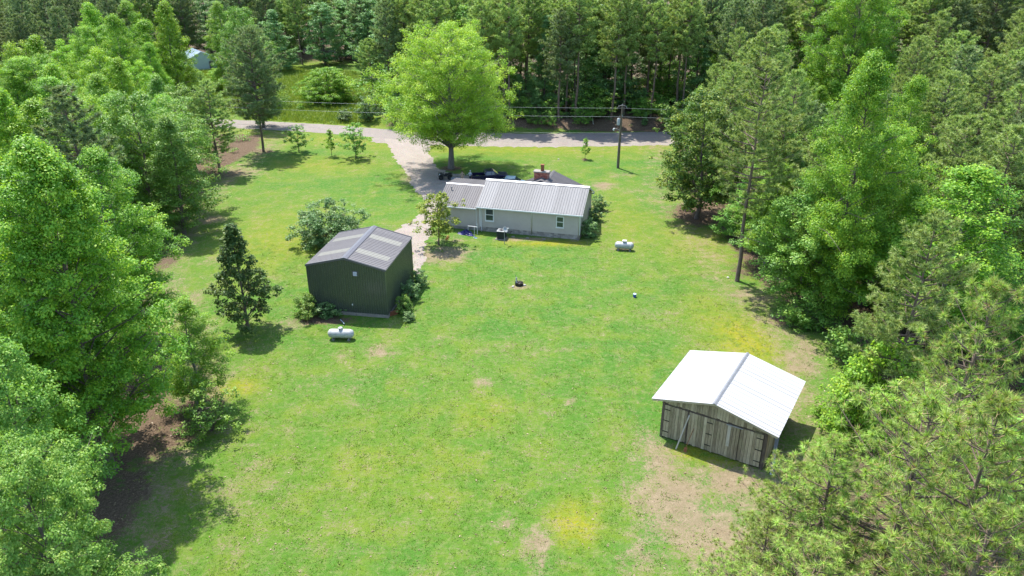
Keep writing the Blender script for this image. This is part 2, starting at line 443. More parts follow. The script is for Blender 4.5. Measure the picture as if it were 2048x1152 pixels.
def poly_dist(X, Y, poly):
    """signed distance, positive inside"""
    P = np.array(poly, float); Q = np.roll(P, -1, 0)
    best = np.full(X.shape, 1e9); inside = np.zeros(X.shape, bool)
    for (ax, ay), (bx, by) in zip(P, Q):
        ex, ey = bx - ax, by - ay
        t = np.clip(((X - ax) * ex + (Y - ay) * ey) / (ex * ex + ey * ey + 1e-12), 0, 1)
        best = np.minimum(best, np.hypot(X - ax - t * ex, Y - ay - t * ey))
        if ay != by:
            c = ((ay > Y) != (by > Y)) & (X < (bx - ax) * (Y - ay) / (by - ay) + ax)
            inside ^= c
    return np.where(inside, best, -best)

LEFT_WOOD = [(-21.75, 26.34), (-23.15, 31.96), (-24.44, 38.86), (-24.83, 44.90), (-25.47, 50.22), (-31.60, 61.22), (-37.05, 70.05), (-40.97, 85.30), (-41.89, 95.69), (-43.09, 109.80), (-41.19, 121.39), (-43.34, 132.33),
             (-160, 146), (-160, 8), (-16, 8)]
RIGHT_WOOD = [(26.20, 127.34), (24.62, 112.51), (21.71, 95.69), (23.30, 82.80), (23.33, 70.05), (25.24, 63.25), (26.53, 56.58), (25.24, 50.95), (22.20, 44.90), (19.96, 38.86), (17.10, 34.33), (13.24, 26.05),
              (30, 8), (170, 8), (170, 126), (60, 127)]
FAR_WOOD = [(-30, 0), (-20, 0), (190, 0), (190, 120), (-28, 120)]
FAR_WOOD = [(x, y + float(road_y(x)) + 5.0) for x, y in FAR_WOOD]
MEADOW = [(-47.12, 145.18), (-25.76, 138.49), (-30, 152), (-32, 178), (-42, 196), (-62, 204), (-84, 206), (-82, 190), (-62, 160)]
DIRT = [(-7.41, 76.98, 3.43, 2.88, 1.00), (-6.89, 81.19, 2.31, 1.89, 0.55), (-10.81, 75.28, 1.52, 4.17, 0.90), (-13.18, 82.80, 1.18, 3.91, 0.55), (23.59, 90.71, 4.77, 6.49, 0.75), (20.28, 91.67, 3.53, 5.83, 0.55),
        (23.34, 66.51, 3.43, 2.49, 0.70), (25.50, 61.22, 3.21, 2.77, 0.70), (24.93, 55.72, 1.70, 3.41, 0.75), (14.45, 38.86, 3.89, 1.98, 1.00), (10.03, 36.95, 2.97, 3.46, 1.00), (9.56, 42.55, 1.39, 2.26, 0.85), (23.93, 54.05, 1.66, 4.07, 0.80), (23.96, 59.30, 2.68, 3.77, 0.60), (12.35, 34.33, 2.67, 2.49, 1.00), (6.39, 31.96, 1.41, 1.50, 0.60), (9.91, 40.64, 1.87, 3.17, 0.90), (10.87, 34.33, 3.27, 3.75, 0.90), (7.58, 32.34, 2.28, 2.30, 0.60), (11.76, 31.96, 2.54, 2.64, 0.75),
        (1.48, 33.32, 0.99, 1.91, 0.95), (-0.42, 34.96, 0.54, 0.68, 0.85), (1.57, 31.59, 0.70, 1.11, 0.70), (-11.17, 55.29, 1.95, 1.26, 0.80), (-2.13, 50.58, 1.10, 0.88, 0.75), (4.40, 47.98, 0.45, 0.47, 0.95), (-12.01, 47.58, 0.83, 0.60, 0.70),
        (-6.50, 57.46, 0.70, 0.54, 0.70), (-20.10, 60.25, 2.72, 1.54, 0.62), (-27.40, 59.77, 1.35, 2.38, 0.55), (-24.98, 52.08, 1.78, 1.99, 0.90), (-17.21, 40.12, 1.19, 1.14, 0.62), (-15.38, 38.37, 1.28, 1.46, 0.50), (-15.88, 33.52, 2.63, 2.01, 0.35),
        (15.88, 107.21, 2.94, 2.29, 0.55), (12.72, 101.86, 2.53, 2.09, 0.90), (16.61, 99.58, 2.76, 2.24, 0.50), (13.62, 121.39, 9.85, 1.58, 0.40), (18.38, 95.69, 2.66, 5.02, 0.50), (-41.15, 108.49, 5.20, 3.64, 0.80), (-37.40, 87.94, 2.85, 1.80, 0.80), (-41.35, 121.39, 4.10, 2.85, 0.70), (-30.91, 65.40, 1.35, 3.75, 0.70),
        (-32.26, 75.28, 2.17, 2.22, 0.60), (-30.91, 61.22, 2.29, 3.97, 0.60), (0.80, 68.60, 1.31, 1.07, 0.80), (11.56, 70.05, 3.58, 4.94, 0.30), (11.49, 49.50, 2.33, 2.13, 0.30), (28.84, 112.51, 3.07, 8.34, 0.50), (12.61, 78.59, 1.69, 0.89, 0.80),
        (1.51, 81.51, 4.06, 0.79, 0.90), (-14.80, 87.94, 1.86, 2.17, 0.30), (5.39, 62.23, 1.86, 1.22, 0.35), (-14.13, 55.29, 2.54, 1.68, 0.35), (-15.85, 50.22, 4.71, 1.45, 0.35), (-13.35, 112.51, 1.07, 8.34, 0.70), (-14.84, 105.95, 1.46, 3.49, 0.80), (14.13, 36.49, 2.79, 1.36, 0.70),
        (22.12, 82.80, 7.06, 18.53, 0.42), (14.03, 61.22, 5.50, 8.00, 0.34), (-17.63, 37.89, 2.23, 5.29, 0.42), (-12.86, 50.95, 4.76, 3.71, 0.36), (0.69, 56.58, 6.03, 5.26, 0.33), (-11.70, 33.12, 3.47, 2.37, 0.36), (11.29, 91.67, 3.85, 9.76, 0.40), (-23.74, 70.05, 3.07, 7.44, 0.34), (9.57, 36.95, 1.25, 1.38, 0.55), (-2.94, 55.72, 1.28, 0.68, 0.50), (4.51, 55.72, 1.28, 0.68, 0.50), (-13.21, 43.70, 1.06, 0.59, 0.40), (-4.38, 43.70, 0.71, 0.47, 0.45), (5.50, 36.95, 0.94, 0.64, 0.50)]
LITTER = [(23.38, 89.77, 3.66, 4.87, 0.95), (24.03, 72.59, 1.58, 2.61, 0.60), (25.96, 61.22, 2.52, 2.18, 0.75), (-25.57, 43.70, 3.36, 4.13, 0.90), (-24.39, 36.05, 1.84, 4.93, 0.85), (-23.70, 47.12, 2.62, 2.37, 0.75), (-17.15, 61.22, 3.21, 1.19, 0.80), (-37.69, 75.28, 2.17, 5.57, 0.70),
          (-42.93, 107.21, 4.41, 3.56, 0.60), (-40.66, 120.45, 3.26, 2.81, 0.60), (17.21, 38.37, 1.28, 0.97, 0.40), (11.47, 115.63, 0.79, 0.87, 0.90), (-9.22, 110.60, 1.96, 1.88, 0.90)]
YELLOW = [(3.79, 34.96, 1.44, 2.04, 0.90), (5.45, 36.49, 1.86, 0.90, 0.30), (20.32, 57.46, 2.62, 5.03, 0.95), (18.62, 61.22, 2.75, 5.97, 0.40), (-21.43, 49.86, 1.95, 1.43, 0.75), (12.49, 41.72, 2.05, 0.77, 0.90), (14.26, 40.64, 1.67, 0.63, 0.80), (4.35, 80.10, 4.58, 0.77, 1.00), (0.35, 80.72, 2.30, 0.62, 0.70),
          (2.13, 121.39, 16.41, 3.17, 0.50), (-26.85, 81.19, 6.94, 9.54, 0.45), (-7.54, 40.91, 6.73, 6.47, 0.22), (14.00, 87.94, 3.72, 10.94, 0.30), (-29.45, 112.51, 7.67, 4.43, 0.40), (21.76, 81.19, 5.21, 9.54, 0.40), (-2.35, 46.15, 2.21, 2.55, 0.40), (-10.17, 121.39, 4.92, 2.53, 0.50)]

def blobs(X, Y, L):
    out = np.zeros(X.shape)
    for x, y, rx, ry, s in L:
        q = ((X - x) / rx) ** 2 + ((Y - y) / ry) ** 2
        out = np.maximum(out, s * np.exp(-q * 0.9))
    return out

def masks(X, Y):
    lw = poly_dist(X, Y, LEFT_WOOD); rw = poly_dist(X, Y, RIGHT_WOOD); fw = poly_dist(X, Y, FAR_WOOD)
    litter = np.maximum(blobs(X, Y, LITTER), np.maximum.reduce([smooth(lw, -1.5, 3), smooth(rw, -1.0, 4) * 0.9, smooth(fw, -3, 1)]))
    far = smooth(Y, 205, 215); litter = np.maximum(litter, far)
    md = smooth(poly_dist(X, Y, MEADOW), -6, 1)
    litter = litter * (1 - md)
    dirt = np.maximum(blobs(X, Y, DIRT), 0.25)
    edge = smooth(-np.abs(lw + 1.5), -5, 0) * 0.5
    edge = np.maximum(edge, smooth(-np.abs(rw + 2), -6, 0) * 0.5)
    dirt = np.maximum(dirt, edge)
    dirt = np.where(md > 0.5, 0.1, dirt)
    yellow = np.maximum(blobs(X, Y, YELLOW), md * 0.3)
    yellow = np.maximum(yellow, smooth(-np.abs(Y - road_y(X) + 7), -9, 0) * 0.35)
    return dirt, litter, yellow

def grid_lines(a, b, step, ends, n=14):
    g = np.arange(a, b, step)
    lo = a - np.geomspace(step, a - ends[0], n)[::-1]
    hi = g[-1] + np.geomspace(step, ends[1] - g[-1], n)
    return np.concatenate([lo, g, hi])

gx = grid_lines(-75, 70, 0.65, (-2500, 2500))
gy = grid_lines(16, 165, 0.65, (-800, 4000))
GX, GY = np.meshgrid(gx, gy)
GZ = terrain(GX, GY)
nx, ny = len(gx), len(gy)
ii = (np.arange(ny - 1)[:, None] * nx + np.arange(nx - 1)[None, :]).ravel()
gme = array_mesh('ground', np.stack([GX, GY, GZ], -1).reshape(-1, 3), np.stack([ii, ii + 1, ii + nx + 1, ii + nx], -1), M['ground'], smooth=True)
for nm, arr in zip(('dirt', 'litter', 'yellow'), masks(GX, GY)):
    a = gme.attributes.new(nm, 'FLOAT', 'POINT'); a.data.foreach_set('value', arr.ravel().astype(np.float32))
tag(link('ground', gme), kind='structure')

def sheet(name, outline, mat, z, jit=0.0, step=0.5, follow=False):
    """a flat irregular sheet lying on the ground"""
    pts = []
    n = len(outline); ph = random.random() * 9
    for i in range(n):
        a, b = Vector(outline[i]), Vector(outline[(i + 1) % n])
        k = max(1, int((b - a).length / step))
        nrm = Vector((-(b - a).y, (b - a).x)).normalized()
        for j in range(k):
            s = i * 7.3 + j * step
            off = jit * (math.sin(s * 1.7 + ph) * 0.5 + math.sin(s * 4.1 + ph * 2) * 0.3 + random.uniform(-0.5, 0.5))
            pts.append(a.lerp(b, j / k) + nrm * off)
    tri = tessellate_polygon([[Vector((p.x, p.y, 0)) for p in pts]])
    me = bpy.data.meshes.new(name)
    me.from_pydata([(p.x, p.y, z) for p in pts], [], [tuple(t) if (pts[t[1]] - pts[t[0]]).cross(pts[t[2]] - pts[t[0]]) > 0 else tuple(reversed(t)) for t in tri])
    me.materials.append(mat); me.update()
    return tag(link(name, me), kind='structure')

def strip_outline(off0, off1, x0, x1, n=60):
    xs = np.linspace(x0, x1, n)
    return [(x, float(road_y(x)) + off0) for x in xs] + [(x, float(road_y(x)) + off1) for x in xs[::-1]]
sheet('shoulder', strip_outline(-6.3, -3.0, -24, 110), M['shoulder'], 0.004, 0.5)
sheet('road', strip_outline(-3.3, 3.1, -150, 150, 90), M['asphalt'], 0.012, 0.12)
sheet('driveway', [(-22.19, 129.08), (-20.21, 122.67), (-18.43, 115.92), (-16.44, 110.33), (-14.81, 105.70), (-14.20, 101.86), (-12.67, 98.25), (-11.59, 95.69), (-11.21, 92.06), (-11.97, 88.66), (-13.28, 85.82), (-13.95, 84.12), (-12.96, 81.19), (-11.39, 78.74), (-10.70, 73.91), (-10.21, 71.56),
                   (-9.62, 71.94), (-9.45, 75.28), (-9.94, 78.89), (-9.65, 82.80), (-9.66, 87.94), (-9.50, 94.66), (-8.84, 98.91), (-1.67, 100.48), (-0.86, 104.23), (-2.86, 106.70), (-6.90, 106.95), (-9.58, 108.49), (-11.53, 111.14), (-12.44, 115.92), (-13.66, 120.13), (-13.51, 123.64), (-12.27, 126.65)],
      M['gravel'], 0.008, 0.3, 0.3)

# ------------------------------------------------------------------ foliage builders
def unit(a): return a / np.maximum(np.linalg.norm(a, axis=-1, keepdims=True), 1e-9)

def leaf_cloud(rng, C, R, per, size, flat=0.62, up=0.65, width=0.62):
    k = len(C)
    n_k = np.maximum(6, (per * (R / R.mean()) ** 2 * rng.uniform(0.7, 1.3, k)).astype(int))
    idx = np.repeat(np.arange(k), n_k); n = len(idx)
    d = unit(rng.normal(size=(n, 3)))
    pos = C[idx] + d * (R[idx] * rng.random(n) ** 0.42)[:, None] * np.array([1, 1, flat])
    nrm = unit(d * 0.6 + np.array([0, 0, up + 0.15]) + rng.normal(size=(n, 3)) * 0.36)
    t = unit(np.cross(nrm, rng.normal(size=(n, 3)))); b = np.cross(nrm, t)
    L = (size * rng.uniform(0.65, 1.3, n))[:, None]; W = L * width
    V = np.stack([pos - t * L * 0.5, pos + b * W * 0.5 + nrm * L * 0.08, pos + t * L * 0.5, pos - b * W * 0.5 + nrm * L * 0.08], 1).reshape(-1, 3)
    F = np.arange(n * 4).reshape(n, 4)
    ck = rng.random(k)
    tint = np.clip(0.42 * ck[idx] + 0.58 * rng.random(n), 0, 1)
    return V, F, tint

def wander(rng, H, amp, n=9):
    z = np.linspace(0, H, n)
    o = np.cumsum(rng.normal(size=(n, 2)) * amp, 0); o[0] = 0
    return np.column_stack([o, z])

def on_axis(ax, z):
    return np.array([np.interp(z, ax[:, 2], ax[:, 0]), np.interp(z, ax[:, 2], ax[:, 1]), z])

PROFILE = {
    'gum': lambda t: min(1.0, (t + 0.16) / 0.34) ** 0.6 * (1 - t) ** 0.62 + 0.04,
    'gum2': lambda t: (min(1.0, (t + 0.2) / 0.58) ** 0.75) * (min(1.0, (1 - t) / 0.62) ** 0.72) + 0.03,
    'oval': lambda t: math.sqrt(max(0.0, 1 - ((t - 0.40) / 0.62) ** 2)) * 0.98 + 0.02,
    'dome': lambda t: math.sqrt(max(0.0, 1 - t * t)) * 0.95 + 0.05,
    'round': lambda t: math.sqrt(max(0.0, 1 - (2 * t - 1) ** 2)) * 0.95 + 0.08,
    'cone': lambda t: min(1.0, (t + 0.12) / 0.22) * (1 - t) ** 0.85 + 0.05,
    'column': lambda t: min(1.0, (t + 0.2) / 0.3) * (1 - t) ** 0.4 + 0.05,
}

def broadleaf(name, H, R, zb, prof, limbs, leaf, per, mat, bark, seed, clump=(0.55, 1.0), trunk_r=0.26, surf=1.0, flat=0.62, stems=1, wobble=0.3, bend=0.008):
    rng = np.random.default_rng(seed)
    prof = PROFILE[prof]
    ax = wander(rng, H * 0.94, H * bend)
    tb = MB()
    if stems == 1:
        tb.tube([tuple(p) for p in ax], [trunk_r * (1.25 if i == 0 else 1) * (1 - 0.93 * i / 8) for i in range(9)], 9)
    C = []; RR = []
    ph = rng.uniform(0, 6.28, 6)
    def lump(az, t):
        return 1 + wobble * (0.6 * math.sin(3 * az + ph[0] + 4 * t) + 0.5 * math.sin(5 * az + ph[1] - 9 * t) + 0.5 * math.sin(2 * az + ph[2] + 13 * t))
    for i in range(limbs):
        t = ((i + rng.random()) / limbs) ** 0.9
        az = i * 2.39996 + rng.normal() * 0.3
        r = R * prof(t) * rng.uniform(0.68, 1.16) * lump(az, t)
        ze = zb + t * (H - zb)
        z0 = max(zb * 0.55, ze - r * rng.uniform(0.35, 0.8))
        if stems > 1: z0 = 0.05
        p0 = on_axis(ax, min(z0, H * 0.9)); p2 = np.array([r * math.cos(az), r * math.sin(az), ze]) + on_axis(ax, min(ze, H * 0.9)) * [1, 1, 0]
        p1 = p0 * 0.45 + p2 * 0.55 + np.array([0, 0, r * 0.10]) + rng.normal(size=3) * r * 0.05
        br = max(0.02, trunk_r * 0.32 * (1 - 0.75 * t))
        tb.tube([p0, p1, p2], [br, br * 0.6, 0.012], 5, caps=False)
        nc = max(2, int(r / 0.62))
        for q in range(nc):
            f = 0.38 + 0.62 * (q + rng.random()) / nc
            p = p0 * (1 - f) ** 2 + 2 * f * (1 - f) * p1 + f * f * p2
            c = p + rng.normal(size=3) * r * 0.13 * np.array([1, 1, 0.6])
            C.append(c); RR.append(rng.uniform(*clump) * (0.75 + 0.25 * (1 - t)))
            if rng.random() < 0.5: tb.tube([p, (p + c) / 2 + [0, 0, 0.05], c], [0.03, 0.02, 0.01], 3, caps=False)
    ns = int(surf * 1.6 * math.pi * R * (H - zb) / (math.pi * np.mean(clump) ** 2))
    for _ in range(ns):
        t = rng.random() ** 0.9; az = rng.uniform(0, 6.283)
        r = R * prof(t) * rng.uniform(0.55, 1.04) * lump(az, t)
        z = zb + t * (H - zb)
        C.append(np.array([r * math.cos(az), r * math.sin(az), z]) + on_axis(ax, min(z, H * 0.9)) * [1, 1, 0]); RR.append(rng.uniform(*clump) * 0.9)
    for _ in range(4): C.append(on_axis(ax, H * 0.94) + [0, 0, rng.uniform(-0.6, 0.4)]); RR.append(clump[0] * 0.8)
    V, F, tint = leaf_cloud(rng, np.array(C), np.array(RR), per, leaf, flat)
    ok = V[:, 2].reshape(-1, 4).min(1) > 0.05
    V = V.reshape(-1, 4, 3)[ok].reshape(-1, 3); tint = tint[ok]; F = np.arange(len(V)).reshape(-1, 4)
    return dict(trunk=tb.mesh(name + '_trunk', bark), crown=array_mesh(name + '_crown', V, F, mat, tint), H=H, R=R)

def tufts(rng, C, D, per, ln, w, back, spread, core=False):
    k = len(C); idx = np.repeat(np.arange(k), per); n = len(idx)
    d = D[idx]
    base = C[idx] - d * (rng.random(n) * back)[:, None]
    r = unit(rng.normal(size=(n, 3)))
    sp = np.full(n, spread)
    if core:                                             # upright young shoot in a skirt of older needles
        inner = rng.random(n) < 0.36
        sp = np.where(inner, 0.30, 0.74)
    sp = sp[:, None]
    dr = unit(d * (1 - sp) + r * sp)
    L = (ln * rng.uniform(0.7, 1.2, n))[:, None]
    if core: L = np.where(inner[:, None], L * 0.62, L * 1.08)
    side = unit(np.cross(dr, rng.normal(size=(n, 3)))) * w
    tip = base + dr * L + np.array([0, 0, -0.12]) * L * rng.random((n, 1))
    V = np.stack([base + side, base - side, tip], 1).reshape(-1, 3)
    tint = np.clip(0.35 * rng.random(k)[idx] + 0.65 * rng.random(n), 0, 1)
    if core: tint = np.where(inner, 0.62 + 0.24 * rng.random(n), np.where(rng.random(n) < 0.17, 0.97, tint * 0.8))
    return V, np.arange(n * 3).reshape(n, 3), tint

def pine(name, H, R, zb, whorls, per_whorl, needles, ln, w, mat, bark, seed, top=0.75, trunk_r=0.2, twig=0.5, dead=8, lean=0.0, droop=0.0, power=0.6, low=0.5, core=False):
    rng = np.random.default_rng(seed)
    ax = wander(rng, H * 0.985, H * 0.005); ax[:, 0] += lean * (ax[:, 2] / H) ** 1.5 * H
    tb = MB()
    tb.tube([tuple(p) for p in ax], [trunk_r * (1.15 if i == 0 else 1) * (1 - 0.92 * (i / 8) ** 1.2) for i in range(9)], 8)
    C = []; D = []
    def tuft(p, d): C.append(p); D.append(d)
    for j in range(whorls):
        t = j / (whorls - 1)
        z = zb + t * (H - zb) * 0.97
        Lw = R * (min(1, low + t / 0.3 * (1 - low)) * (1 - t) ** power * 1.12 + 0.08)
        for b in range(per_whorl):
            az = j * 1.9 + b * 6.283 / per_whorl + rng.normal() * 0.35
            L = Lw * rng.uniform(0.55, 1.12)
            rise = (top * t + 0.06 - droop * (1 - t)) * L
            h = np.array([math.cos(az), math.sin(az), 0.0])
            p0 = on_axis(ax, z + rng.normal() * 0.15)
            p2 = p0 + h * L + [0, 0, rise + L * 0.10]
            p1 = p0 + h * L * 0.5 + [0, 0, rise * 0.35]
            br = 0.014 + 0.011 * L
            tb.tube([p0, p1, p2], [br * 1.3, br * 0.8, 0.012], 5, caps=False)
            bd = unit(p2 - p1)
            tuft(p2 + bd * 0.1, unit(bd + [0, 0, 0.35]))
            nt_ = max(2, int(L / twig))
            for q in range(nt_):
                f = 0.28 + 0.70 * (q + rng.random()) / nt_
                p = p0 * (1 - f) ** 2 + 2 * f * (1 - f) * p1 + f * f * p2
                s = 1 if q % 2 else -1
                a2 = az + s * rng.uniform(0.45, 1.15)
                tl = rng.uniform(0.3, 0.75) * (1.25 - 0.6 * f) * min(1.4, 0.5 + L * 0.25)
                td = unit(np.array([math.cos(a2), math.sin(a2), rng.uniform(0.15, 0.75)]))
                e = p + td * tl
                tb.tube([p, e], [0.016, 0.008], 3, caps=False)
                tuft(e, unit(td + [0, 0, 0.45]))
                if tl > 0.4 and not core:
                    e2 = p + td * tl * 0.5 + unit(rng.normal(size=3)) * 0.18
                    tuft(e2, unit(td * 0.7 + [0, 0, 0.6] + rng.normal(size=3) * 0.25))
    topp = on_axis(ax, H * 0.985)
    for q in range(7):
        a = q * 0.9
        d = unit(np.array([math.cos(a) * 0.5, math.sin(a) * 0.5, 1.0])); tuft(topp + d * rng.uniform(0.0, 0.4) - [0, 0, 0.1 * q], d)
    for q in range(dead):
        z = zb * rng.uniform(0.35, 1.0); a = rng.uniform(0, 6.28); L = rng.uniform(0.5, 1.6)
        p0 = on_axis(ax, z); tb.tube([p0, p0 + np.array([math.cos(a) * L, math.sin(a) * L, rng.uniform(-0.2, 0.25)])], [0.03, 0.01], 4, caps=False)
    V, F, tint = tufts(rng, np.array(C), np.array(D), needles, ln, w, ln * (0.35 if core else 0.7), 0.62, core)
    return dict(trunk=tb.mesh(name + '_trunk', bark), crown=array_mesh(name + '_crown', V, F, mat, tint), H=H, R=R)

def plant(proto, name, x, y, h=None, w=None, rz=None, label=None, cat='tree', group=None, z=None):
    """one tree: an Empty at the foot of the trunk, trunk and crown under it"""
    h = h or proto['H']; w = w or proto['R'] * h / proto['H']
    o = empty(name, (x, y, height_at(x, y) - 0.05 if z is None else z), random.uniform(0, 6.283) if rz is None else rz, label, cat, group)
    o.scale = (w / proto['R'], w / proto['R'], h / proto['H'])
    link('trunk' if cat != 'shrub' else 'stems', proto['trunk'], o); link('crown', proto['crown'], o)
    return o

# ------------------------------------------------------------------ tree kinds
K = {}
bl, pn = broadleaf, pine
K['gum_a'] = bl('sweetgum_a', 22, 6.6, 3.8, 'gum', 92, 0.19, 120, M['sweetgum'], M['bark'], 11, (0.5, 0.95), 0.30, wobble=0.18)
K['gum_b'] = bl('sweetgum_b', 21, 5.4, 3.4, 'gum2', 74, 0.19, 125, M['sweetgum'], M['grey_bark'], 12, (0.6, 1.05), 0.33)
K['gum_c'] = bl('sweetgum_c', 17, 4.4, 2.0, 'gum2', 54, 0.187, 99, M['sweetgum'], M['grey_bark'], 13, (0.6, 1.0), 0.26)
K['lime_a'] = bl('lime_a', 17, 4.2, 2.0, 'gum', 52, 0.218, 73, M['lime'], M['grey_bark'], 14, (0.6, 1.0), 0.25)
K['lime_b'] = bl('lime_b', 15, 4.6, 1.8, 'oval', 52, 0.218, 73, M['lime'], M['grey_bark'], 15, (0.6, 1.0), 0.25)
K['hard_a'] = bl('hardwood_a', 18, 4.8, 2.5, 'oval', 52, 0.234, 70, M['hardwood'], M['bark'], 16, (0.6, 1.1), 0.27)
K['hard_b'] = bl('hardwood_b', 17, 4.2, 1.5, 'gum', 50, 0.234, 70, M['hardwood'], M['bark'], 17, (0.6, 1.1), 0.25)
K['hard_big'] = bl('hardwood_big', 20, 5.6, 0.8, 'gum2', 84, 0.164, 144, M['sweetgum'], M['bark'], 18, (0.6, 1.1), 0.33, surf=1.2, wobble=0.42)
K['oval_gum'] = bl('oval_gum', 20, 6.0, 2.5, 'oval', 80, 0.187, 118, M['sweetgum'], M['bark'], 51, (0.6, 1.1), 0.3, wobble=0.36)
K['blue_a'] = bl('bluegreen_a', 18, 4.3, 1.5, 'oval', 44, 0.288, 52, M['bluegreen'], M['bark'], 19, (0.6, 1.2), 0.24, surf=0.7, flat=0.45)
K['blue_b'] = bl('bluegreen_b', 17, 3.8, 1.0, 'gum', 44, 0.288, 52, M['bluegreen'], M['bark'], 20, (0.6, 1.2), 0.24, surf=0.7, flat=0.45)
K['maple'] = bl('maple', 21.9, 10.4, 6.0, 'oval', 120, 0.216, 83, M['maple'], M['grey_bark'], 21, (0.75, 1.3), 0.5, surf=0.8, wobble=0.24, bend=0.002)
K['feather'] = bl('feather', 13, 5.2, 0.6, 'oval', 90, 0.17, 120, M['feather'], M['bark'], 22, (0.45, 0.95), 0.25, flat=0.4)
K['slender'] = bl('slender', 14, 3.6, 4.4, 'oval', 44, 0.208, 55, M['feather'], M['bark'], 23, (0.5, 0.9), 0.2, surf=0.6)
K['magnolia_tall'] = bl('magnolia_tall', 10, 3.1, 1.5, 'cone', 60, 0.27, 34, M['magnolia_dark'], M['bark'], 24, (0.34, 0.6), 0.16, surf=0.7, wobble=0.25)
K['magnolia_big'] = bl('magnolia_big', 15.8, 4.5, 2.4, 'oval', 64, 0.32, 30, M['magnolia'], M['bark'], 25, (0.5, 0.85), 0.26, surf=0.85)
K['magnolia_young'] = bl('magnolia_young', 6.1, 2.35, 1.7, 'oval', 34, 0.25, 26, M['magnolia_young'], M['pine_bark'], 26, (0.34, 0.55), 0.10, surf=0.6)
K['dome'] = bl('dome', 7.5, 6.3, 0.8, 'dome', 70, 0.240, 63, M['sweetgum'], M['bark'], 27, (0.5, 0.95), 0.3, flat=0.4, surf=0.8)
K['round_bush'] = bl('round_bush', 5.6, 3.5, 0.1, 'round', 70, 0.22, 46, M['shrub'], M['bark'], 28, (0.4, 0.7), 0.12, stems=5, surf=0.8)
K['shrub_a'] = bl('shrub_a', 1.9, 1.15, 0.02, 'round', 26, 0.13, 46, M['shrub'], M['bark'], 29, (0.2, 0.36), 0.05, stems=5, surf=0.9)
K['shrub_b'] = bl('shrub_b', 2.0, 1.3, 0.02, 'dome', 26, 0.13, 46, M['feather'], M['bark'], 30, (0.22, 0.4), 0.05, stems=5, surf=0.9)
K['sapling_a'] = bl('sapling_a', 4.6, 1.9, 1.1, 'oval', 26, 0.24, 22, M['hardwood'], M['bark'], 31, (0.28, 0.5), 0.07, surf=0.35, wobble=0.35)
K['sapling_b'] = bl('sapling_b', 4.2, 1.3, 1.3, 'gum', 20, 0.22, 20, M['sweetgum'], M['bark'], 32, (0.25, 0.42), 0.05, surf=0.3, wobble=0.35)
K['open_shrub'] = bl('open_shrub', 3.6, 2.0, 0.5, 'oval', 36, 0.17, 28, M['hardwood'], M['bark'], 33, (0.25, 0.5), 0.07, stems=4, surf=0.3, wobble=0.4)
K['thicket'] = bl('thicket', 4.0, 2.6, 0.1, 'round', 34, 0.28, 30, M['hardwood'], M['bark'], 34, (0.45, 0.8), 0.06, stems=4, surf=0.7)
K['thicket_lime'] = bl('thicket_lime', 5.0, 2.6, 0.1, 'oval', 40, 0.20, 46, M['lime'], M['bark'], 35, (0.4, 0.75), 0.08, surf=0.8)
K['dead'] = bl('dead_tree', 9, 3.0, 1.5, 'oval', 44, 0.20, 5, M['dead'], M['grey_bark'], 36, (0.3, 0.6), 0.14, surf=0.25)
K['pine_far_a'] = pn('far_pine_a', 22, 3.9, 9.5, 16, 5, 34, 0.48, 0.055, M['pine'], M['pine_bark'], 41)
K['pine_far_b'] = pn('far_pine_b', 22, 3.6, 11.5, 14, 5, 34, 0.48, 0.055, M['pine'], M['pine_bark'], 42, dead=14)
K['pine_grey_a'] = pn('grey_pine_a', 21, 3.8, 5.0, 20, 5, 34, 0.46, 0.052, M['pine_grey'], M['pine_bark'], 43)
K['pine_grey_b'] = pn('grey_pine_b', 20, 3.4, 8.0, 17, 5, 34, 0.46, 0.052, M['pine_grey'], M['pine_bark'], 44)
K['pine_mid'] = pn('mid_pine', 20, 4.2, 4.0, 20, 5, 40, 0.40, 0.034, M['pine'], M['pine_bark'], 45)
K['pine_airy'] = pn('airy_pine', 22.1, 3.9, 8.0, 19, 4, 40, 0.40, 0.034, M['pine'], M['pine_bark'], 46, lean=0.012, twig=0.6, droop=0.1, power=0.45)
K['pine_fork'] = pn('forked_pine', 19.3, 5.2, 5.5, 24, 6, 36, 0.42, 0.038, M['pine_grey'], M['pine_bark'], 47, droop=0.12)
K['pine_near_a'] = pn('near_pine_a', 16, 5.2, 2.5, 17, 6, 72, 0.38, 0.017, M['pine_near'], M['pine_bark'], 48, trunk_r=0.24, twig=0.5, power=0.55, core=True)
K['pine_near_b'] = pn('near_pine_b', 16, 4.4, 2.0, 17, 6, 72, 0.38, 0.017, M['pine_near'], M['pine_bark'], 49, trunk_r=0.22, twig=0.5, power=0.7, core=True)

# ------------------------------------------------------------------ single trees one can point to
PLACED = []
SINGLE = []
def stands_before(x, y, h):
    """would a tree here hide the crown of one of the single trees from the lawn side"""
    return any(y < b - 0.5 and abs(x / y - a / b) < 0.85 * w / b + 1.5 / y and h > 32 - (32 - 0.45 * hh) * y / b for a, b, w, hh in SINGLE)
def tree(kind, xyh, w, name, label, group=None, cat='tree'):
    x, y, h = xyh
    PLACED.append((x, y, w))
    if group is None and w >= 2.7: SINGLE.append((x, y, w, h))
    return plant(K[kind], name, x, y, h, w, label=label, group=group, cat=cat)

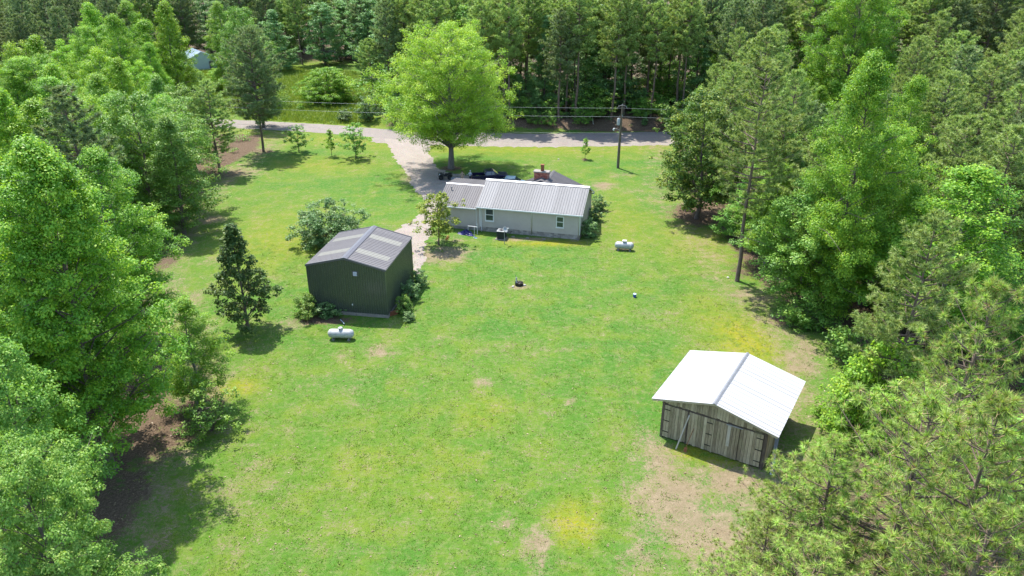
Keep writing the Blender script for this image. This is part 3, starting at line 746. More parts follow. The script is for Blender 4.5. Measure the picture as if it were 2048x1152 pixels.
# trees standing in the lawn (foot of the trunk, height)
tree('maple', (-9.22, 110.60, 21.00), 9.0, 'maple_tree', 'huge bright lime green shade tree standing beside the gravel driveway', )
tree('magnolia_tall', (-23.56, 59.30, 10.00), 2.75, 'magnolia_tree', 'dark conical magnolia standing alone on the lawn left of the dark shed')
tree('magnolia_big', (22.97, 88.48, 15.60), 4.6, 'magnolia_tree', 'large rounded magnolia with yellowish new leaves right of the utility pole')
tree('magnolia_young', (-8.37, 79.64, 6.10), 2.4, 'magnolia_tree', 'small yellow green magnolia in bare dirt at the left end of the house')
tree('sapling_a', (-34.55, 119.82, 4.40), 2.0, 'sapling', 'dark bushy sapling near the road, leftmost of three in a row', 'saplings in the front lawn')
tree('sapling_b', (-28.74, 117.69, 4.30), 1.15, 'sapling', 'thin small sapling in the middle of the three near the road', 'saplings in the front lawn')
tree('sapling_a', (-24.68, 116.51, 5.40), 2.3, 'sapling', 'open pale green sapling beside the driveway mouth, largest of three', 'saplings in the front lawn')
tree('sapling_b', (11.50, 115.92, 3.30), 0.9, 'sapling', 'tiny lone sapling in a mulch ring left of the utility pole', 'saplings in the front lawn')
tree('round_bush', (-20.86, 80.26, 5.20), 3.5, 'round_tree', 'big round grey green bushy tree just behind the dark shed')
tree('open_shrub', (-21.36, 44.17, 3.90), 2.0, 'small_tree', 'small open leafy tree at the shady lower left edge of the lawn')
tree('pine_airy', (22.96, 69.81, 22.00), 4.2, 'pine_tree', 'tall slim pine with long bare trunk at the right edge of the lawn')
tree('pine_fork', (-40.49, 120.45, 19.30), 5.4, 'pine_tree', 'tall spreading pine beside the road at the far left end of the lawn')
tree('slender', (-40.69, 91.67, 14.50), 3.6, 'slender_tree', 'slender pale green tree with thin bare trunk in its own shadow')
tree('pine_mid', (-43.38, 108.49, 13.50), 4.2, 'pine_tree', 'rounded grey green pine behind the slender tree on the left lawn edge')
tree('dome', (-38.51, 159.45, 7.20), 6.2, 'dome_tree', 'low broad dome shaped tree in the yellow meadow across the road')
tree('pine_far_a', (-26.94, 149.67, 13.50), 3.2, 'pine_tree', 'pine with vine covered trunk at the meadow edge behind the road')

# left woods
tree('gum_a', (-26.38, 39.86, 21.80), 5.7, 'sweetgum_tree', 'huge bright green sweetgum, nearest big tree on the left with visible trunk', )
tree('gum_b', (-32.77, 56.90, 17.00), 4.6, 'sweetgum_tree', 'tall sweetgum just behind the nearest big sweetgum on the left')
tree('gum_c', (-23.61, 47.00, 9.00), 2.6, 'sweetgum_tree', 'shorter sweetgum leaning over the lawn right of the big left sweetgums')
tree('hard_a', (-25.11, 31.34, 14.00), 2.8, 'broadleaf_tree', 'green tree at the left picture edge above the feathery tree')
tree('gum_b', (-30.32, 42.19, 20.00), 5.0, 'sweetgum_tree', 'bright green sweetgum cut off by the left picture edge')
tree('feather', (-20.94, 25.59, 12.50), 3.3, 'feathery_tree', 'pale feathery leaved tree filling the lower left corner')
tree('pine_grey_a', (-42.48, 72.73, 19.00), 4.6, 'pine_tree', 'broad dark grey green pine among the bright sweetgums on the left')
tree('hard_a', (-42.64, 85.52, 16.00), 4.6, 'broadleaf_tree', 'dense dark green tree left of the lawn shadow, below the yellow sweetgums')
tree('hard_b', (-38.68, 83.16, 14.00), 3.8, 'broadleaf_tree', 'dark green broadleaf tree beside the slender tree with bare trunk')
tree('lime_a', (-77.75, 128.75, 17.00), 4.2, 'sweetgum_tree', 'pointed bright sweetgum at upper left in front of the grey pines')
tree('lime_b', (-77.98, 138.69, 15.00), 4.6, 'sweetgum_tree', 'broad yellow green sweetgum at upper left, second from the picture edge')
tree('lime_a', (-74.71, 140.30, 21.00), 4.6, 'sweetgum_tree', 'tallest bright pointed sweetgum near the top left')
tree('gum_c', (-67.16, 133.08, 20.00), 4.0, 'sweetgum_tree', 'green sweetgum right of the tallest pointed one at top left')
tree('lime_a', (-56.12, 111.04, 16.00), 3.6, 'sweetgum_tree', 'narrow yellow green sweetgum left of the pale metal outbuilding')
tree('lime_b', (-58.59, 121.26, 14.00), 3.6, 'sweetgum_tree', 'low yellow tipped sweetgum in front of the outbuilding woods')
tree('gum_c', (-63.38, 135.99, 15.00), 3.4, 'sweetgum_tree', 'dark sided sweetgum just left of the far outbuilding')
tree('lime_b', (-80.51, 127.99, 16.00), 4.6, 'sweetgum_tree', 'yellow green sweetgum at the far left below the grey pines')
tree('lime_a', (-54.37, 81.58, 17.00), 4.0, 'sweetgum_tree', 'bright sweetgum on the left picture edge above the big ones')
tree('gum_c', (-52.28, 98.63, 16.00), 4.2, 'sweetgum_tree', 'mid green sweetgum behind the broad dark pine')
tree('slender', (-46.80, 108.63, 13.00), 3.6, 'slender_tree', 'soft grey green tree between the dark broadleaf and the rounded pine')
tree('blue_b', (-64.44, 152.97, 11.00), 2.8, 'broadleaf_tree', 'dark bluish small tree in front of the far outbuilding')
tree('lime_b', (-78.43, 178.74, 9.00), 3.4, 'broadleaf_tree', 'yellowish small tree left of the far outbuilding roof')
tree('lime_a', (-62.51, 144.61, 21.00), 4.4, 'broadleaf_tree', 'bright yellow green tree at the top left behind the outbuilding')
tree('gum_c', (-63.11, 173.57, 19.00), 4.2, 'broadleaf_tree', 'bright green tree above the far outbuilding')
tree('gum_c', (-66.71, 163.53, 6.50), 3.2, 'small_tree', 'low leafy tree hiding the wall of the far outbuilding')
tree('lime_b', (-65.77, 150.74, 10.00), 4.2, 'broadleaf_tree', 'yellow green tree before the left end of the far outbuilding')
tree('lime_b', (-66.38, 173.14, 5.00), 2.4, 'small_tree', 'low leafy tree before the right end of the far outbuilding')
tree('dead', (-71.99, 194.23, 8.00), 2.4, 'dead_tree', 'leafless purplish brown tree right of the far outbuilding')
tree('blue_a', (-50.57, 210.34, 16.00), 4.8, 'broadleaf_tree', 'tall bluish green tree behind the meadow dome tree')
tree('blue_b', (-59.61, 198.95, 15.00), 4.4, 'broadleaf_tree', 'bluish green tree behind the spreading roadside pine')

for px, k, w in (((-61.78, 103.19, 15.00), 'gum_c', 4.6), ((-51.50, 81.31, 16.00), 'lime_a', 4.6), ((-46.97, 91.98, 13.00), 'gum_c', 4.2), ((-54.10, 115.33, 13.00), 'hard_b', 3.8), ((-45.40, 99.84, 13.00), 'gum_c', 3.6), ((-63.84, 119.77, 16.00), 'lime_b', 4.2), ((-71.20, 146.44, 16.00), 'gum_c', 4.2), ((-68.02, 105.14, 16.00), 'gum_c', 4.6), ((-49.61, 86.39, 15.00), 'lime_b', 4.4), ((-50.13, 94.58, 14.00), 'lime_a', 4.2), ((-62.26, 105.14, 16.00), 'lime_a', 4.4), ((-71.73, 135.58, 18.00), 'oval_gum', 5.0), ((-66.31, 107.33, 17.00), 'oval_gum', 5.4), ((-66.43, 143.90, 18.00), 'gum_c', 4.6), ((-77.37, 162.75, 20.00), 'gum_c', 4.6), ((-53.55, 157.56, 19.00), 'hard_a', 4.6), ((-45.49, 137.29, 17.00), 'hard_b', 4.0)):
    tree(k, px, w, 'broadleaf_tree', 'green broadleaf tree crowded in the woods left of the lawn', 'broadleaf trees in the left woods')
# right woods
for px, k, w in (((36.87, 107.33, 17.00), 'pine_mid', 3.8), ((28.41, 78.54, 15.00), 'pine_mid', 4.0), ((30.08, 71.90, 15.00), 'pine_mid', 4.0), ((64.40, 118.98, 19.00), 'pine_mid', 4.6), ((83.54, 142.30, 19.00), 'pine_mid', 4.8), ((48.23, 84.98, 18.00), 'pine_mid', 4.6), ((57.27, 91.99, 18.00), 'pine_mid', 4.8), ((76.43, 118.98, 19.00), 'pine_mid', 4.8), ((42.06, 69.30, 17.00), 'pine_mid', 4.4), ((44.20, 65.29, 17.00), 'pine_mid', 4.6), ((35.14, 109.83, 20.00), 'pine_far_a', 4.4)):
    tree(k, px, w, 'pine_tree', 'green pine crowded in the woods right of the lawn', 'pines in the right woods')
tree('hard_big', (29.01, 62.02, 23.50), 4.9, 'broadleaf_tree', 'massive dark green leafy tree, largest on the right side of the lawn')
tree('hard_a', (26.67, 63.05, 12.50), 4.0, 'broadleaf_tree', 'pale green lower tree hanging over the lawn edge before the massive tree')
tree('oval_gum', (33.21, 64.31, 17.00), 4.4, 'broadleaf_tree', 'bushy green tree merging with the massive tree on its right side')
tree('gum_c', (43.95, 82.44, 18.00), 3.2, 'broadleaf_tree', 'narrow bright green column shaped tree behind the massive right tree')
tree('oval_gum', (53.39, 122.28, 26.50), 6.4, 'broadleaf_tree', 'wide bright green tree at the top right among pines')
tree('gum_c', (35.56, 57.38, 16.00), 5.6, 'broadleaf_tree', 'broad yellow green tree on the right between the pines')
tree('hard_b', (30.16, 78.14, 13.00), 4.2, 'broadleaf_tree', 'green leafy tree behind the tall slim pine trunk')
tree('gum_c', (26.98, 73.83, 11.00), 3.6, 'broadleaf_tree', 'mid green small tree right beside the tall slim pine trunk')
tree('hard_b', (26.24, 80.87, 9.00), 3.0, 'broadleaf_tree', 'low green tree between the large magnolia and the tall slim pine')
tree('thicket_lime', (25.59, 43.32, 7.50), 3.2, 'young_tree', 'yellow green young tree behind the old barn roof')
tree('thicket_lime', (24.04, 43.94, 5.00), 2.6, 'young_tree', 'low lime green bush right beside the old barn roof')
tree('pine_mid', (30.54, 82.04, 19.00), 4.2, 'pine_tree', 'grey green pine behind the tall slim pine')
tree('pine_mid', (27.37, 87.14, 14.00), 3.6, 'pine_tree', 'feathery pine overlapping the large magnolia')
tree('pine_mid', (26.12, 43.94, 16.50), 3.8, 'pine_tree', 'pointed pale green pine in front of the yellow green right tree')
tree('pine_near_b', (23.05, 32.84, 17.00), 4.2, 'pine_tree', 'shaggy pine on the right below the broad yellow green tree')
tree('pine_near_a', (17.26, 26.31, 14.50), 5.0, 'pine_tree', 'large foreground pine with thick visible trunk at the lower right')
tree('pine_near_b', (14.92, 27.62, 11.50), 3.8, 'pine_tree', 'shaggy foreground pine beside the right end of the old barn')
tree('pine_near_a', (14.10, 29.65, 8.50), 3.0, 'pine_tree', 'small bright pine right of the barn front, nearest to its corner')
tree('pine_near_b', (17.91, 22.55, 17.00), 4.6, 'pine_tree', 'tall foreground pine cut off by the right picture edge')
tree('pine_near_a', (16.75, 20.53, 14.00), 4.4, 'pine_tree', 'foreground pine in the lower right corner')
tree('pine_near_b', (12.85, 23.57, 9.50), 3.8, 'pine_tree', 'low foreground pine below the old barn at the bottom edge')
tree('pine_near_b', (12.04, 26.93, 7.50), 2.8, 'pine_tree', 'small shaggy pine on the bare soil below the barn')
tree('pine_near_a', (9.97, 25.17, 6.50), 2.6, 'pine_tree', 'small sparse pine at the bottom edge left of the other pines')

# shrubs
tree('shrub_b', (-19.05, 62.02, 2.30), 1.35, 'shrub', 'pale green shrub at the left front corner of the dark shed', 'shrubs round the dark shed', 'shrub')
tree('shrub_a', (-17.10, 62.02, 1.30), 1.1, 'shrub', 'low dark green shrub against the front wall of the dark shed', 'shrubs round the dark shed', 'shrub')
tree('shrub_a', (-9.36, 68.60, 1.70), 0.95, 'shrub', 'round shrub beside the dark shed, farthest of the three on its right', 'shrubs round the dark shed', 'shrub')
tree('shrub_a', (-9.85, 65.62, 1.80), 1.0, 'shrub', 'round grey green shrub beside the dark shed, middle of three', 'shrubs round the dark shed', 'shrub')
tree('shrub_b', (-10.19, 63.05, 1.70), 0.95, 'shrub', 'paler shrub at the right front corner of the dark shed', 'shrubs round the dark shed', 'shrub')
tree('shrub_a', (-9.45, 61.22, 0.80), 0.6, 'shrub', 'tiny dark shrub in the shadow right of the dark shed', 'shrubs round the dark shed', 'shrub')
tree('shrub_a', (11.04, 91.67, 1.90), 1.0, 'shrub', 'dark shrub at the back right corner of the house', 'shrubs at the right end of the house', 'shrub')
tree('shrub_a', (10.06, 87.58, 1.70), 1.0, 'shrub', 'dark shrub in the middle of the right end of the house', 'shrubs at the right end of the house', 'shrub')
tree('shrub_a', (8.88, 82.15, 2.20), 1.2, 'shrub', 'large pale topped shrub at the front right corner of the house', 'shrubs at the right end of the house', 'shrub')
tree('shrub_a', (-31.58, 142.18, 2.20), 1.5, 'shrub', 'bush on the meadow side of the road, left of the vine covered pine', None, 'shrub')
tree('shrub_a', (-26.92, 140.93, 4.50), 1.9, 'shrub', 'tall dark bush under the vine covered pine by the road', None, 'shrub')

# ------------------------------------------------------------------ forest fill
def fill(kinds, poly, spacing, hr, name, label, group, cat='tree', clear=2.6, seed=1, limit=400, keep=1.0, test=None):
    rng = np.random.default_rng(seed)
    P = np.array(poly)
    (x0, y0), (x1, y1) = P.min(0), P.max(0)
    n = 0
    ys = np.arange(y0, y1, spacing * 0.87)
    for j, yy in enumerate(ys):
        for xx in np.arange(x0 + (j % 2) * spacing / 2, x1, spacing):
            x = xx + rng.normal() * spacing * 0.22; y = yy + rng.normal() * spacing * 0.22
            if abs(x) > 0.70 * (y * 0.905 + 13.6) + 7 or rng.random() > keep: continue
            if float(poly_dist(np.array([x]), np.array([y]), poly)[0]) < 0.3: continue
            if test and not test(x, y): continue
            if any((x - a) ** 2 + (y - b) ** 2 < (clear + 0.35 * w) ** 2 for a, b, w in PLACED): continue
            kd = kinds[rng.integers(len(kinds))]
            h = rng.uniform(*hr)
            if stands_before(x, y, h): continue
            tree(kd, (x, y, h), K[kd]['R'] * h / K[kd]['H'] * rng.uniform(0.98, 1.28), name, label, group, cat)
            n += 1
            if n >= limit: return n
    return n

fw = lambda a, b, x0, x1: [(x, float(road_y(x)) + a) for x in np.linspace(x0, x1, 8)] + [(x, float(road_y(x)) + b) for x in np.linspace(x1, x0, 8)]
fill(['blue_a', 'blue_b', 'hard_a', 'hard_b'], fw(8, 44, -26, 116), 11.5, (14, 20), 'broadleaf_tree', 'bluish green broadleaf tree in the dense forest behind the road', 'broadleaf trees in the forest behind the road', seed=3)
fill(['pine_far_a', 'pine_far_b', 'pine_far_b', 'pine_grey_b'], fw(6.5, 38, -27, 108), 6.2, (18.5, 23.5), 'pine_tree', 'tall straight pine in the dense forest behind the road', 'pines in the forest behind the road', clear=1.4, seed=4)
BL = [(-30, 180), (-36, 204), (-60, 211), (-92, 214), (-180, 214), (-190, 250), (-20, 250), (-12, 185)]
fill(['blue_a', 'hard_a', 'blue_b', 'hard_b'], BL, 12, (15, 20), 'broadleaf_tree', 'dark broadleaf tree in the woods beyond the yellow meadow', 'broadleaf trees beyond the meadow', seed=5)
fill(['pine_far_a', 'pine_grey_b', 'pine_grey_a'], BL, 9.0, (19, 23), 'pine_tree', 'grey green pine in the woods beyond the yellow meadow', 'pines beyond the meadow', clear=1.6, seed=6)
LW = [p for p in LEFT_WOOD[:12]] + [(-58, 150), (-72, 172), (-90, 184), (-92, 214), (-180, 214), (-180, 20), (-20, 20)]
fill(['pine_grey_a', 'pine_grey_b', 'pine_grey_a'], [(-74, 150), (-80, 170), (-96, 182), (-98, 215), (-190, 215), (-190, 138), (-110, 142)], 8.6, (18, 22), 'pine_tree', 'grey green pine in the woods at the upper left', 'pines in the upper left woods', clear=1.8, seed=7)
fill(['gum_c', 'lime_b', 'lime_a', 'hard_b', 'gum_c'], LW, 8.5, (11, 16), 'broadleaf_tree', 'green broadleaf tree crowded in the woods left of the lawn', 'broadleaf trees in the left woods', clear=2.4, seed=8, test=lambda x, y: y < 140 and not (x > -0.62 * y - 4 and y > 85) and not (y < 88 and float(poly_dist(np.array([x]), np.array([y]), LEFT_WOOD)[0]) < 6))
RW = RIGHT_WOOD
fill(['pine_mid', 'pine_grey_a', 'pine_mid', 'pine_far_a'], RW, 7.4, (13, 19), 'pine_tree', 'green pine crowded in the woods right of the lawn', 'pines in the right woods', clear=2.0, seed=9, test=lambda x, y: y > 62 and x > 25 + (y - 62) * 0.08)
fill(['hard_b', 'gum_c', 'hard_a'], RW, 9.5, (8, 12), 'broadleaf_tree', 'green broadleaf tree crowded in the woods right of the lawn', 'broadleaf trees in the right woods', clear=2.2, seed=10, test=lambda x, y: y > 50 and x > 24)
ORD = ['first', 'second', 'third', 'fourth', 'fifth', 'sixth', 'seventh', 'eighth', 'ninth', 'tenth', 'eleventh', 'twelfth', 'thirteenth', 'fourteenth', 'fifteenth', 'sixteenth', 'seventeenth', 'eighteenth', 'nineteenth', 'twentieth'] + ['twenty ' + q for q in ('first', 'second', 'third', 'fourth', 'fifth', 'sixth', 'seventh', 'eighth', 'ninth')] + ['thirtieth'] + ['thirty ' + q for q in ('first', 'second', 'third', 'fourth', 'fifth', 'sixth', 'seventh', 'eighth', 'ninth')]
def name_front_row(group, depth, word):
    """front trees of the forest wall are named by their order from the big shade tree"""
    T = [o for o in COL.objects if o.get('group') == group and o.location.y - float(road_y(o.location.x)) < depth]
    T.sort(key=lambda o: o.location.x / o.location.y)
    right = [o for o in T if o.location.x / o.location.y > -0.085][:20]
    left = [o for o in reversed(T) if o.location.x / o.location.y <= -0.085][:20]
    for side, row in (('right', right), ('left', left)):
        for k, o in enumerate(row):
            o['label'] = '%s %s %s of the shade tree, front of forest wall' % (ORD[k], word, side)
name_front_row('pines in the forest behind the road', 13.0, 'straight pine')
name_front_row('broadleaf trees in the forest behind the road', 24.0, 'bluish broadleaf tree')
fill(['thicket', 'open_shrub', 'blue_b', 'open_shrub'], fw(5.0, 10.5, -24, 72), 3.6, (2.2, 5.6), 'forest_shrub', 'dark leafy shrub along the forest edge behind the road', 'shrubs along the forest edge', 'shrub', clear=0.6, seed=11)
fill(['thicket', 'open_shrub', 'blue_b'], fw(11, 30, -24, 84), 5.6, (3.0, 8.0), 'forest_shrub', 'leafy undergrowth tree between the forest trunks', 'undergrowth trees between the forest trunks', 'shrub', clear=0.5, seed=21)
fill(['thicket', 'thicket_lime', 'thicket'], RW, 7.5, (2.0, 4.2), 'forest_shrub', 'low leafy shrub under the trees right of the lawn', 'shrubs under the right woods', 'shrub', clear=0.5, seed=12, test=lambda x, y: y > 22 and x > 21 + 0.05 * y and y < 118)
fill(['thicket', 'thicket'], LW, 6.0, (1.8, 3.6), 'forest_shrub', 'low leafy shrub under the trees left of the lawn', 'shrubs under the left woods', 'shrub', clear=0.5, seed=13, test=lambda x, y: y < 115 and x < -0.30 * y - 17 + max(0, 0.3 * (y - 60)) * 0)

def name_by_landmark(group, word, marks):
    """repeats in the woods are told apart by how near they stand to something one can find"""
    buckets = {}
    for o in COL.objects:
        if o.get('group') != group or 'front of forest wall' in o.get('label', ''): continue
        d, k = min((math.hypot(o.location.x - x, o.location.y - y), k) for k, (x, y) in marks.items())
        buckets.setdefault(k, []).append((d, o))
    for k, L in buckets.items():
        L.sort(key=lambda t: t[0])
        for i, (d, o) in enumerate(L[:39]):
            o['label'] = '%s%s to the %s' % (word, ' nearest' if i == 0 else ' %s nearest' % ORD[i], k)
RIGHT_MARKS = {'large magnolia': (22.97, 88.48), 'tall slim pine': (22.96, 69.81), 'massive right leafy tree': (29.01, 62.02), 'broad yellow green right tree': (35.56, 57.38),
               'wide bright top right tree': (53.39, 122.28), 'upper right picture corner': (92, 130), 'big foreground pine trunk': (22.52, 30.86)}
LEFT_MARKS = {'broad dark left pine': (-42.48, 72.73), 'slender tree with bare trunk': (-40.69, 91.67), 'spreading pine by the road': (-40.49, 120.45), 'upper left picture corner': (-112, 150), 'huge near sweetgum': (-26.38, 39.86),
              'far outbuilding': (-80.09, 201.16)}
WALL_MARKS = {'utility pole': (16.05, 110.87), 'lone sapling': (11.50, 115.92), 'huge shade tree': (-9.22, 110.60), 'large magnolia': (22.97, 88.48), 'tall slim pine': (22.96, 69.81), 'vine covered pine': (-26.94, 149.67)}
name_by_landmark('pines in the right woods', 'right woods pine', RIGHT_MARKS)
name_by_landmark('broadleaf trees in the right woods', 'right woods leafy tree', RIGHT_MARKS)
name_by_landmark('shrubs under the right woods', 'low right woods shrub', RIGHT_MARKS)
name_by_landmark('pines in the upper left woods', 'upper left grey pine', LEFT_MARKS)
name_by_landmark('broadleaf trees in the left woods', 'left woods broadleaf tree', LEFT_MARKS)
name_by_landmark('shrubs under the left woods', 'low left woods shrub', LEFT_MARKS)
MEADOW_MARKS = {'far outbuilding': (-80.09, 201.16), 'meadow dome tree': (-38.51, 159.45), 'vine covered pine': (-26.94, 149.67), 'leafless purplish tree': (-71.99, 194.23)}
name_by_landmark('pines beyond the meadow', 'grey pine past meadow', MEADOW_MARKS)
name_by_landmark('broadleaf trees beyond the meadow', 'dark tree past meadow', MEADOW_MARKS)
name_by_landmark('pines in the forest behind the road', 'deeper forest wall pine', WALL_MARKS)
name_by_landmark('broadleaf trees in the forest behind the road', 'deeper forest wall tree', WALL_MARKS)
name_by_landmark('undergrowth trees between the forest trunks', 'undergrowth between forest trunks', WALL_MARKS)
name_by_landmark('shrubs along the forest edge', 'forest edge shrub', WALL_MARKS)

# ------------------------------------------------------------------ building helpers
def frame_matrix(o, ux, uy):
    ux = Vector(ux).normalized(); uy = Vector(uy); uy = (uy - ux * uy.dot(ux)).normalized(); uz = ux.cross(uy)
    return Matrix(((ux.x, uy.x, uz.x, o[0]), (ux.y, uy.y, uz.y, o[1]), (ux.z, uy.z, uz.z, o[2]), (0, 0, 0, 1)))

def rib_profile(w, pitch, rw, rh, lap=0.0):
    """(u, height) across one sheet of ribbed metal"""
    pts = [(0.0, 0.0)]
    n = max(1, round(w / pitch))
    for i in range(n):
        c = (i + 0.5) * w / n
        pts += [(c - rw * 0.75, 0), (c - rw * 0.4, rh), (c + rw * 0.4, rh), (c + rw * 0.75, 0)]
    pts.append((w + lap, 0.0))
    return pts

def roof_sheet_mesh(name, w, L, pitch, rw, rh, mat, thick=0.012):
    pr = rib_profile(w, pitch, rw, rh)
    b = MB(); n = len(pr)
    vs = [(u, 0, h) for u, h in pr] + [(u, L, h) for u, h in pr] + [(u, 0, h - thick) for u, h in pr] + [(u, L, h - thick) for u, h in pr]
    fs = [(i, i + 1, n + i + 1, n + i) for i in range(n - 1)]
    fs += [(2 * n + i + 1, 2 * n + i, 3 * n + i, 3 * n + i + 1) for i in range(n - 1)]
    fs += [(n + i, n + i + 1, 3 * n + i + 1, 3 * n + i) for i in range(n - 1)] + [(i + 1, i, 2 * n + i, 2 * n + i + 1) for i in range(n - 1)]
    fs += [(0, n, 3 * n, 2 * n), (n - 1, 3 * n - 1, 4 * n - 1, 2 * n - 1)]
    b.add(vs, fs)
    return b.mesh(name, mat)

def roof_slope(root, ridge0, ridge1, down, count, pitch, rw, rh, mat, special=None, smat=None, name='roof_panel'):
    """sheets side by side from ridge0 to ridge1, each running along vector down"""
    r0, r1, dn = Vector(ridge0), Vector(ridge1), Vector(down)
    L = dn.length; step = (r1 - r0) / count; w = step.length - 0.004
    me = roof_sheet_mesh(name, w, L, pitch, rw, rh, mat)
    sm = None
    flip = (r1 - r0).cross(dn).z < 0
    for i in range(count):
        o = r0 + step * (i + (1 if flip else 0)); ux = -step if flip else step
        zo = Vector((0, 0, 0.0015 * (i % 2)))
        if special and i in special:
            a, c = special[i]
            if sm is None: sm = roof_sheet_mesh('skylight', w, L * (c - a), pitch, rw, rh, smat)
            link('skylight', sm, root, matrix=frame_matrix(o + dn * a + Vector((0, 0, 0.006)), ux, dn))
            q = roof_sheet_mesh(name, w, L * a, pitch, rw, rh, mat)
            link(name, q, root, matrix=frame_matrix(o + zo, ux, dn))
            if c < 0.99:
                q = roof_sheet_mesh(name, w, L * (1 - c), pitch, rw, rh, mat)
                link(name, q, root, matrix=frame_matrix(o + dn * c + zo, ux, dn))
        else:
            link(name, me, root, matrix=frame_matrix(o + zo, ux, dn))

def wall_sheet(root, o, ux, w, z0, ztop, pitch, rw, rh, mat, name='wall_panel'):
    """one upright ribbed sheet starting at o along ux; ztop(u) gives its upper edge"""
    ux = Vector(ux).normalized(); out = Vector((ux.y, -ux.x, 0)); o = Vector(o)
    pr = rib_profile(w - 0.004, pitch, rw, rh); n = len(pr); b = MB()
    lo = [o + ux * u + out * h + Vector((0, 0, z0)) for u, h in pr]
    hi = [o + ux * u + out * h + Vector((0, 0, ztop(u))) for u, h in pr]
    b.add(lo + hi, [(i, i + 1, n + i + 1, n + i) for i in range(n - 1)])
    return b.build(name, mat, root)

def lap_wall(root, o, ux, w, z0, ztop, mat, pitch=0.12, depth=0.018, name='siding', left=0.0, right=0.0):
    """lapped siding boards; left/right = slope of a gable edge (x per z) above ztop[0]"""
    ux = Vector(ux).normalized(); out = Vector((ux.y, -ux.x, 0)); o = Vector(o); b = MB()
    zb, zt = ztop
    z = z0
    while z < zt - 0.005:
        za, zc = z, min(z + pitch, zt)
        l0, l1 = left * max(0, za - zb), left * max(0, zc - zb); r0, r1 = w - right * max(0, za - zb), w - right * max(0, zc - zb)
        p = [o + ux * l0 + out * depth + Vector((0, 0, za)), o + ux * r0 + out * depth + Vector((0, 0, za)), o + ux * r1 + Vector((0, 0, zc)), o + ux * l1 + Vector((0, 0, zc)),
             o + ux * l0 + Vector((0, 0, za)), o + ux * r0 + Vector((0, 0, za))]
        b.add(p, [(0, 1, 2, 3), (4, 5, 1, 0)])
        z += pitch
    return b.build(name, mat, root)

# ------------------------------------------------------------------ dark metal shed
SH = empty('metal_shed', (-15.08, 62.18), -0.17, 'tall dark ribbed metal shed with pale skylight strips in its roof', 'shed')
W, L_, EH, RH = 3.8, 8.3, 4.82, 5.74
slope = (RH - EH) / W
wx, wy0, wy1 = 3.70, 0.08, 8.22
MB().box(-wx - 0.06, wx + 0.06, wy0 - 0.06, wy0 + 0.12, 0, 0.30).box(-wx - 0.06, wx + 0.06, wy1 - 0.12, wy1 + 0.06, 0, 0.30)\
    .box(-wx - 0.06, -wx + 0.12, wy0 + 0.12, wy1 - 0.12, 0, 0.30).box(wx - 0.12, wx + 0.06, wy0 + 0.12, wy1 - 0.12, 0, 0.30).build('concrete_kerb', M['concrete'], SH)
topz = lambda x: RH - abs(x) * slope - 0.05
n = 8; pw = 2 * wx / n
for i in range(n):
    x0 = -wx + i * pw
    wall_sheet(SH, (x0, wy0, 0), (1, 0, 0), pw, 0.28, lambda u, x0=x0: topz(x0 + u), 0.231, 0.075, 0.05, M['shed_wall'])
    wall_sheet(SH, (x0 + pw, wy1, 0), (-1, 0, 0), pw, 0.28, lambda u, x0=x0: topz(x0 + pw - u), 0.231, 0.075, 0.05, M['shed_wall'])
n = 9; pl = (wy1 - wy0) / n
for i in range(n):
    wall_sheet(SH, (wx, wy0 + i * pl, 0), (0, 1, 0), pl, 0.28, lambda u: topz(wx), 0.226, 0.075, 0.05, M['shed_wall'])
    wall_sheet(SH, (-wx, wy1 - i * pl, 0), (0, -1, 0), pl, 0.28, lambda u: topz(wx), 0.226, 0.075, 0.05, M['shed_wall'])
for sx in (-1, 1):
    for yy in (wy0, wy1):
        MB().box(sx * wx - 0.06, sx * wx + 0.06, yy - 0.055, yy + 0.055, 0.29, topz(wx) - 0.01).build('corner_trim', M['shed_wall'], SH)
    roof_slope(SH, (0, 0, RH), (0, L_, RH), (sx * W, 0, EH - RH), 9, 0.307, 0.055, 0.034, M['roof_shed'], {2: (0.10, 0.9), 6: (0.10, 0.9)}, M['skylight'])
    b = MB()
    for yy in (-0.03, L_ - 0.03):
        b.hexa([(0, yy, RH - 0.15), (sx * W, yy, EH - 0.15), (sx * W, yy + 0.06, EH - 0.15), (0, yy + 0.06, RH - 0.15),
                (0, yy, RH + 0.05), (sx * W, yy, EH + 0.05), (sx * W, yy + 0.06, EH + 0.05), (0, yy + 0.06, RH + 0.05)])
    b.build('rake_trim', M['trim_dark'], SH)
    MB().box(sx * W - 0.03, sx * W + 0.03, 0.035, L_ - 0.035, EH - 0.14, EH - 0.02).build('eave_trim', M['trim_dark'], SH)
b = MB()
b.add([(-0.30, -0.04, RH - 0.01), (0, -0.04, RH + 0.075), (0.30, -0.04, RH - 0.01), (-0.30, L_ + 0.04, RH - 0.01), (0, L_ + 0.04, RH + 0.075), (0.30, L_ + 0.04, RH - 0.01)], [(0, 1, 4, 3), (1, 2, 5, 4), (0, 3, 5, 2), (0, 2, 1), (3, 4, 5)])
b.build('ridge_cap', M['trim_dark'], SH)
v = MB().box(0.62, 1.22, wy0 - 0.075, wy0 - 0.035, 4.02, 4.52).build('vent', M['trim_dark'], SH)
for k in range(4):
    q = Matrix.Translation((0.92, wy0 - 0.095, 4.11 + k * 0.105)) @ Matrix.Rotation(0.6, 4, 'X')
    MB().box(-0.17, 0.17, -0.035, 0.035, -0.012, 0.012, M=q).build('slat', M['white'], v)
MB().box(0.33, 0.42, wy0 - 0.09, wy0 - 0.035, 1.05, 1.19).build('outlet_box', M['white'], SH)
MB().tube([(0.66, wy0 - 0.08, 0.0), (0.66, wy0 - 0.08, 0.62)], 0.018, 6).build('pipe', M['trim_dark'], SH)
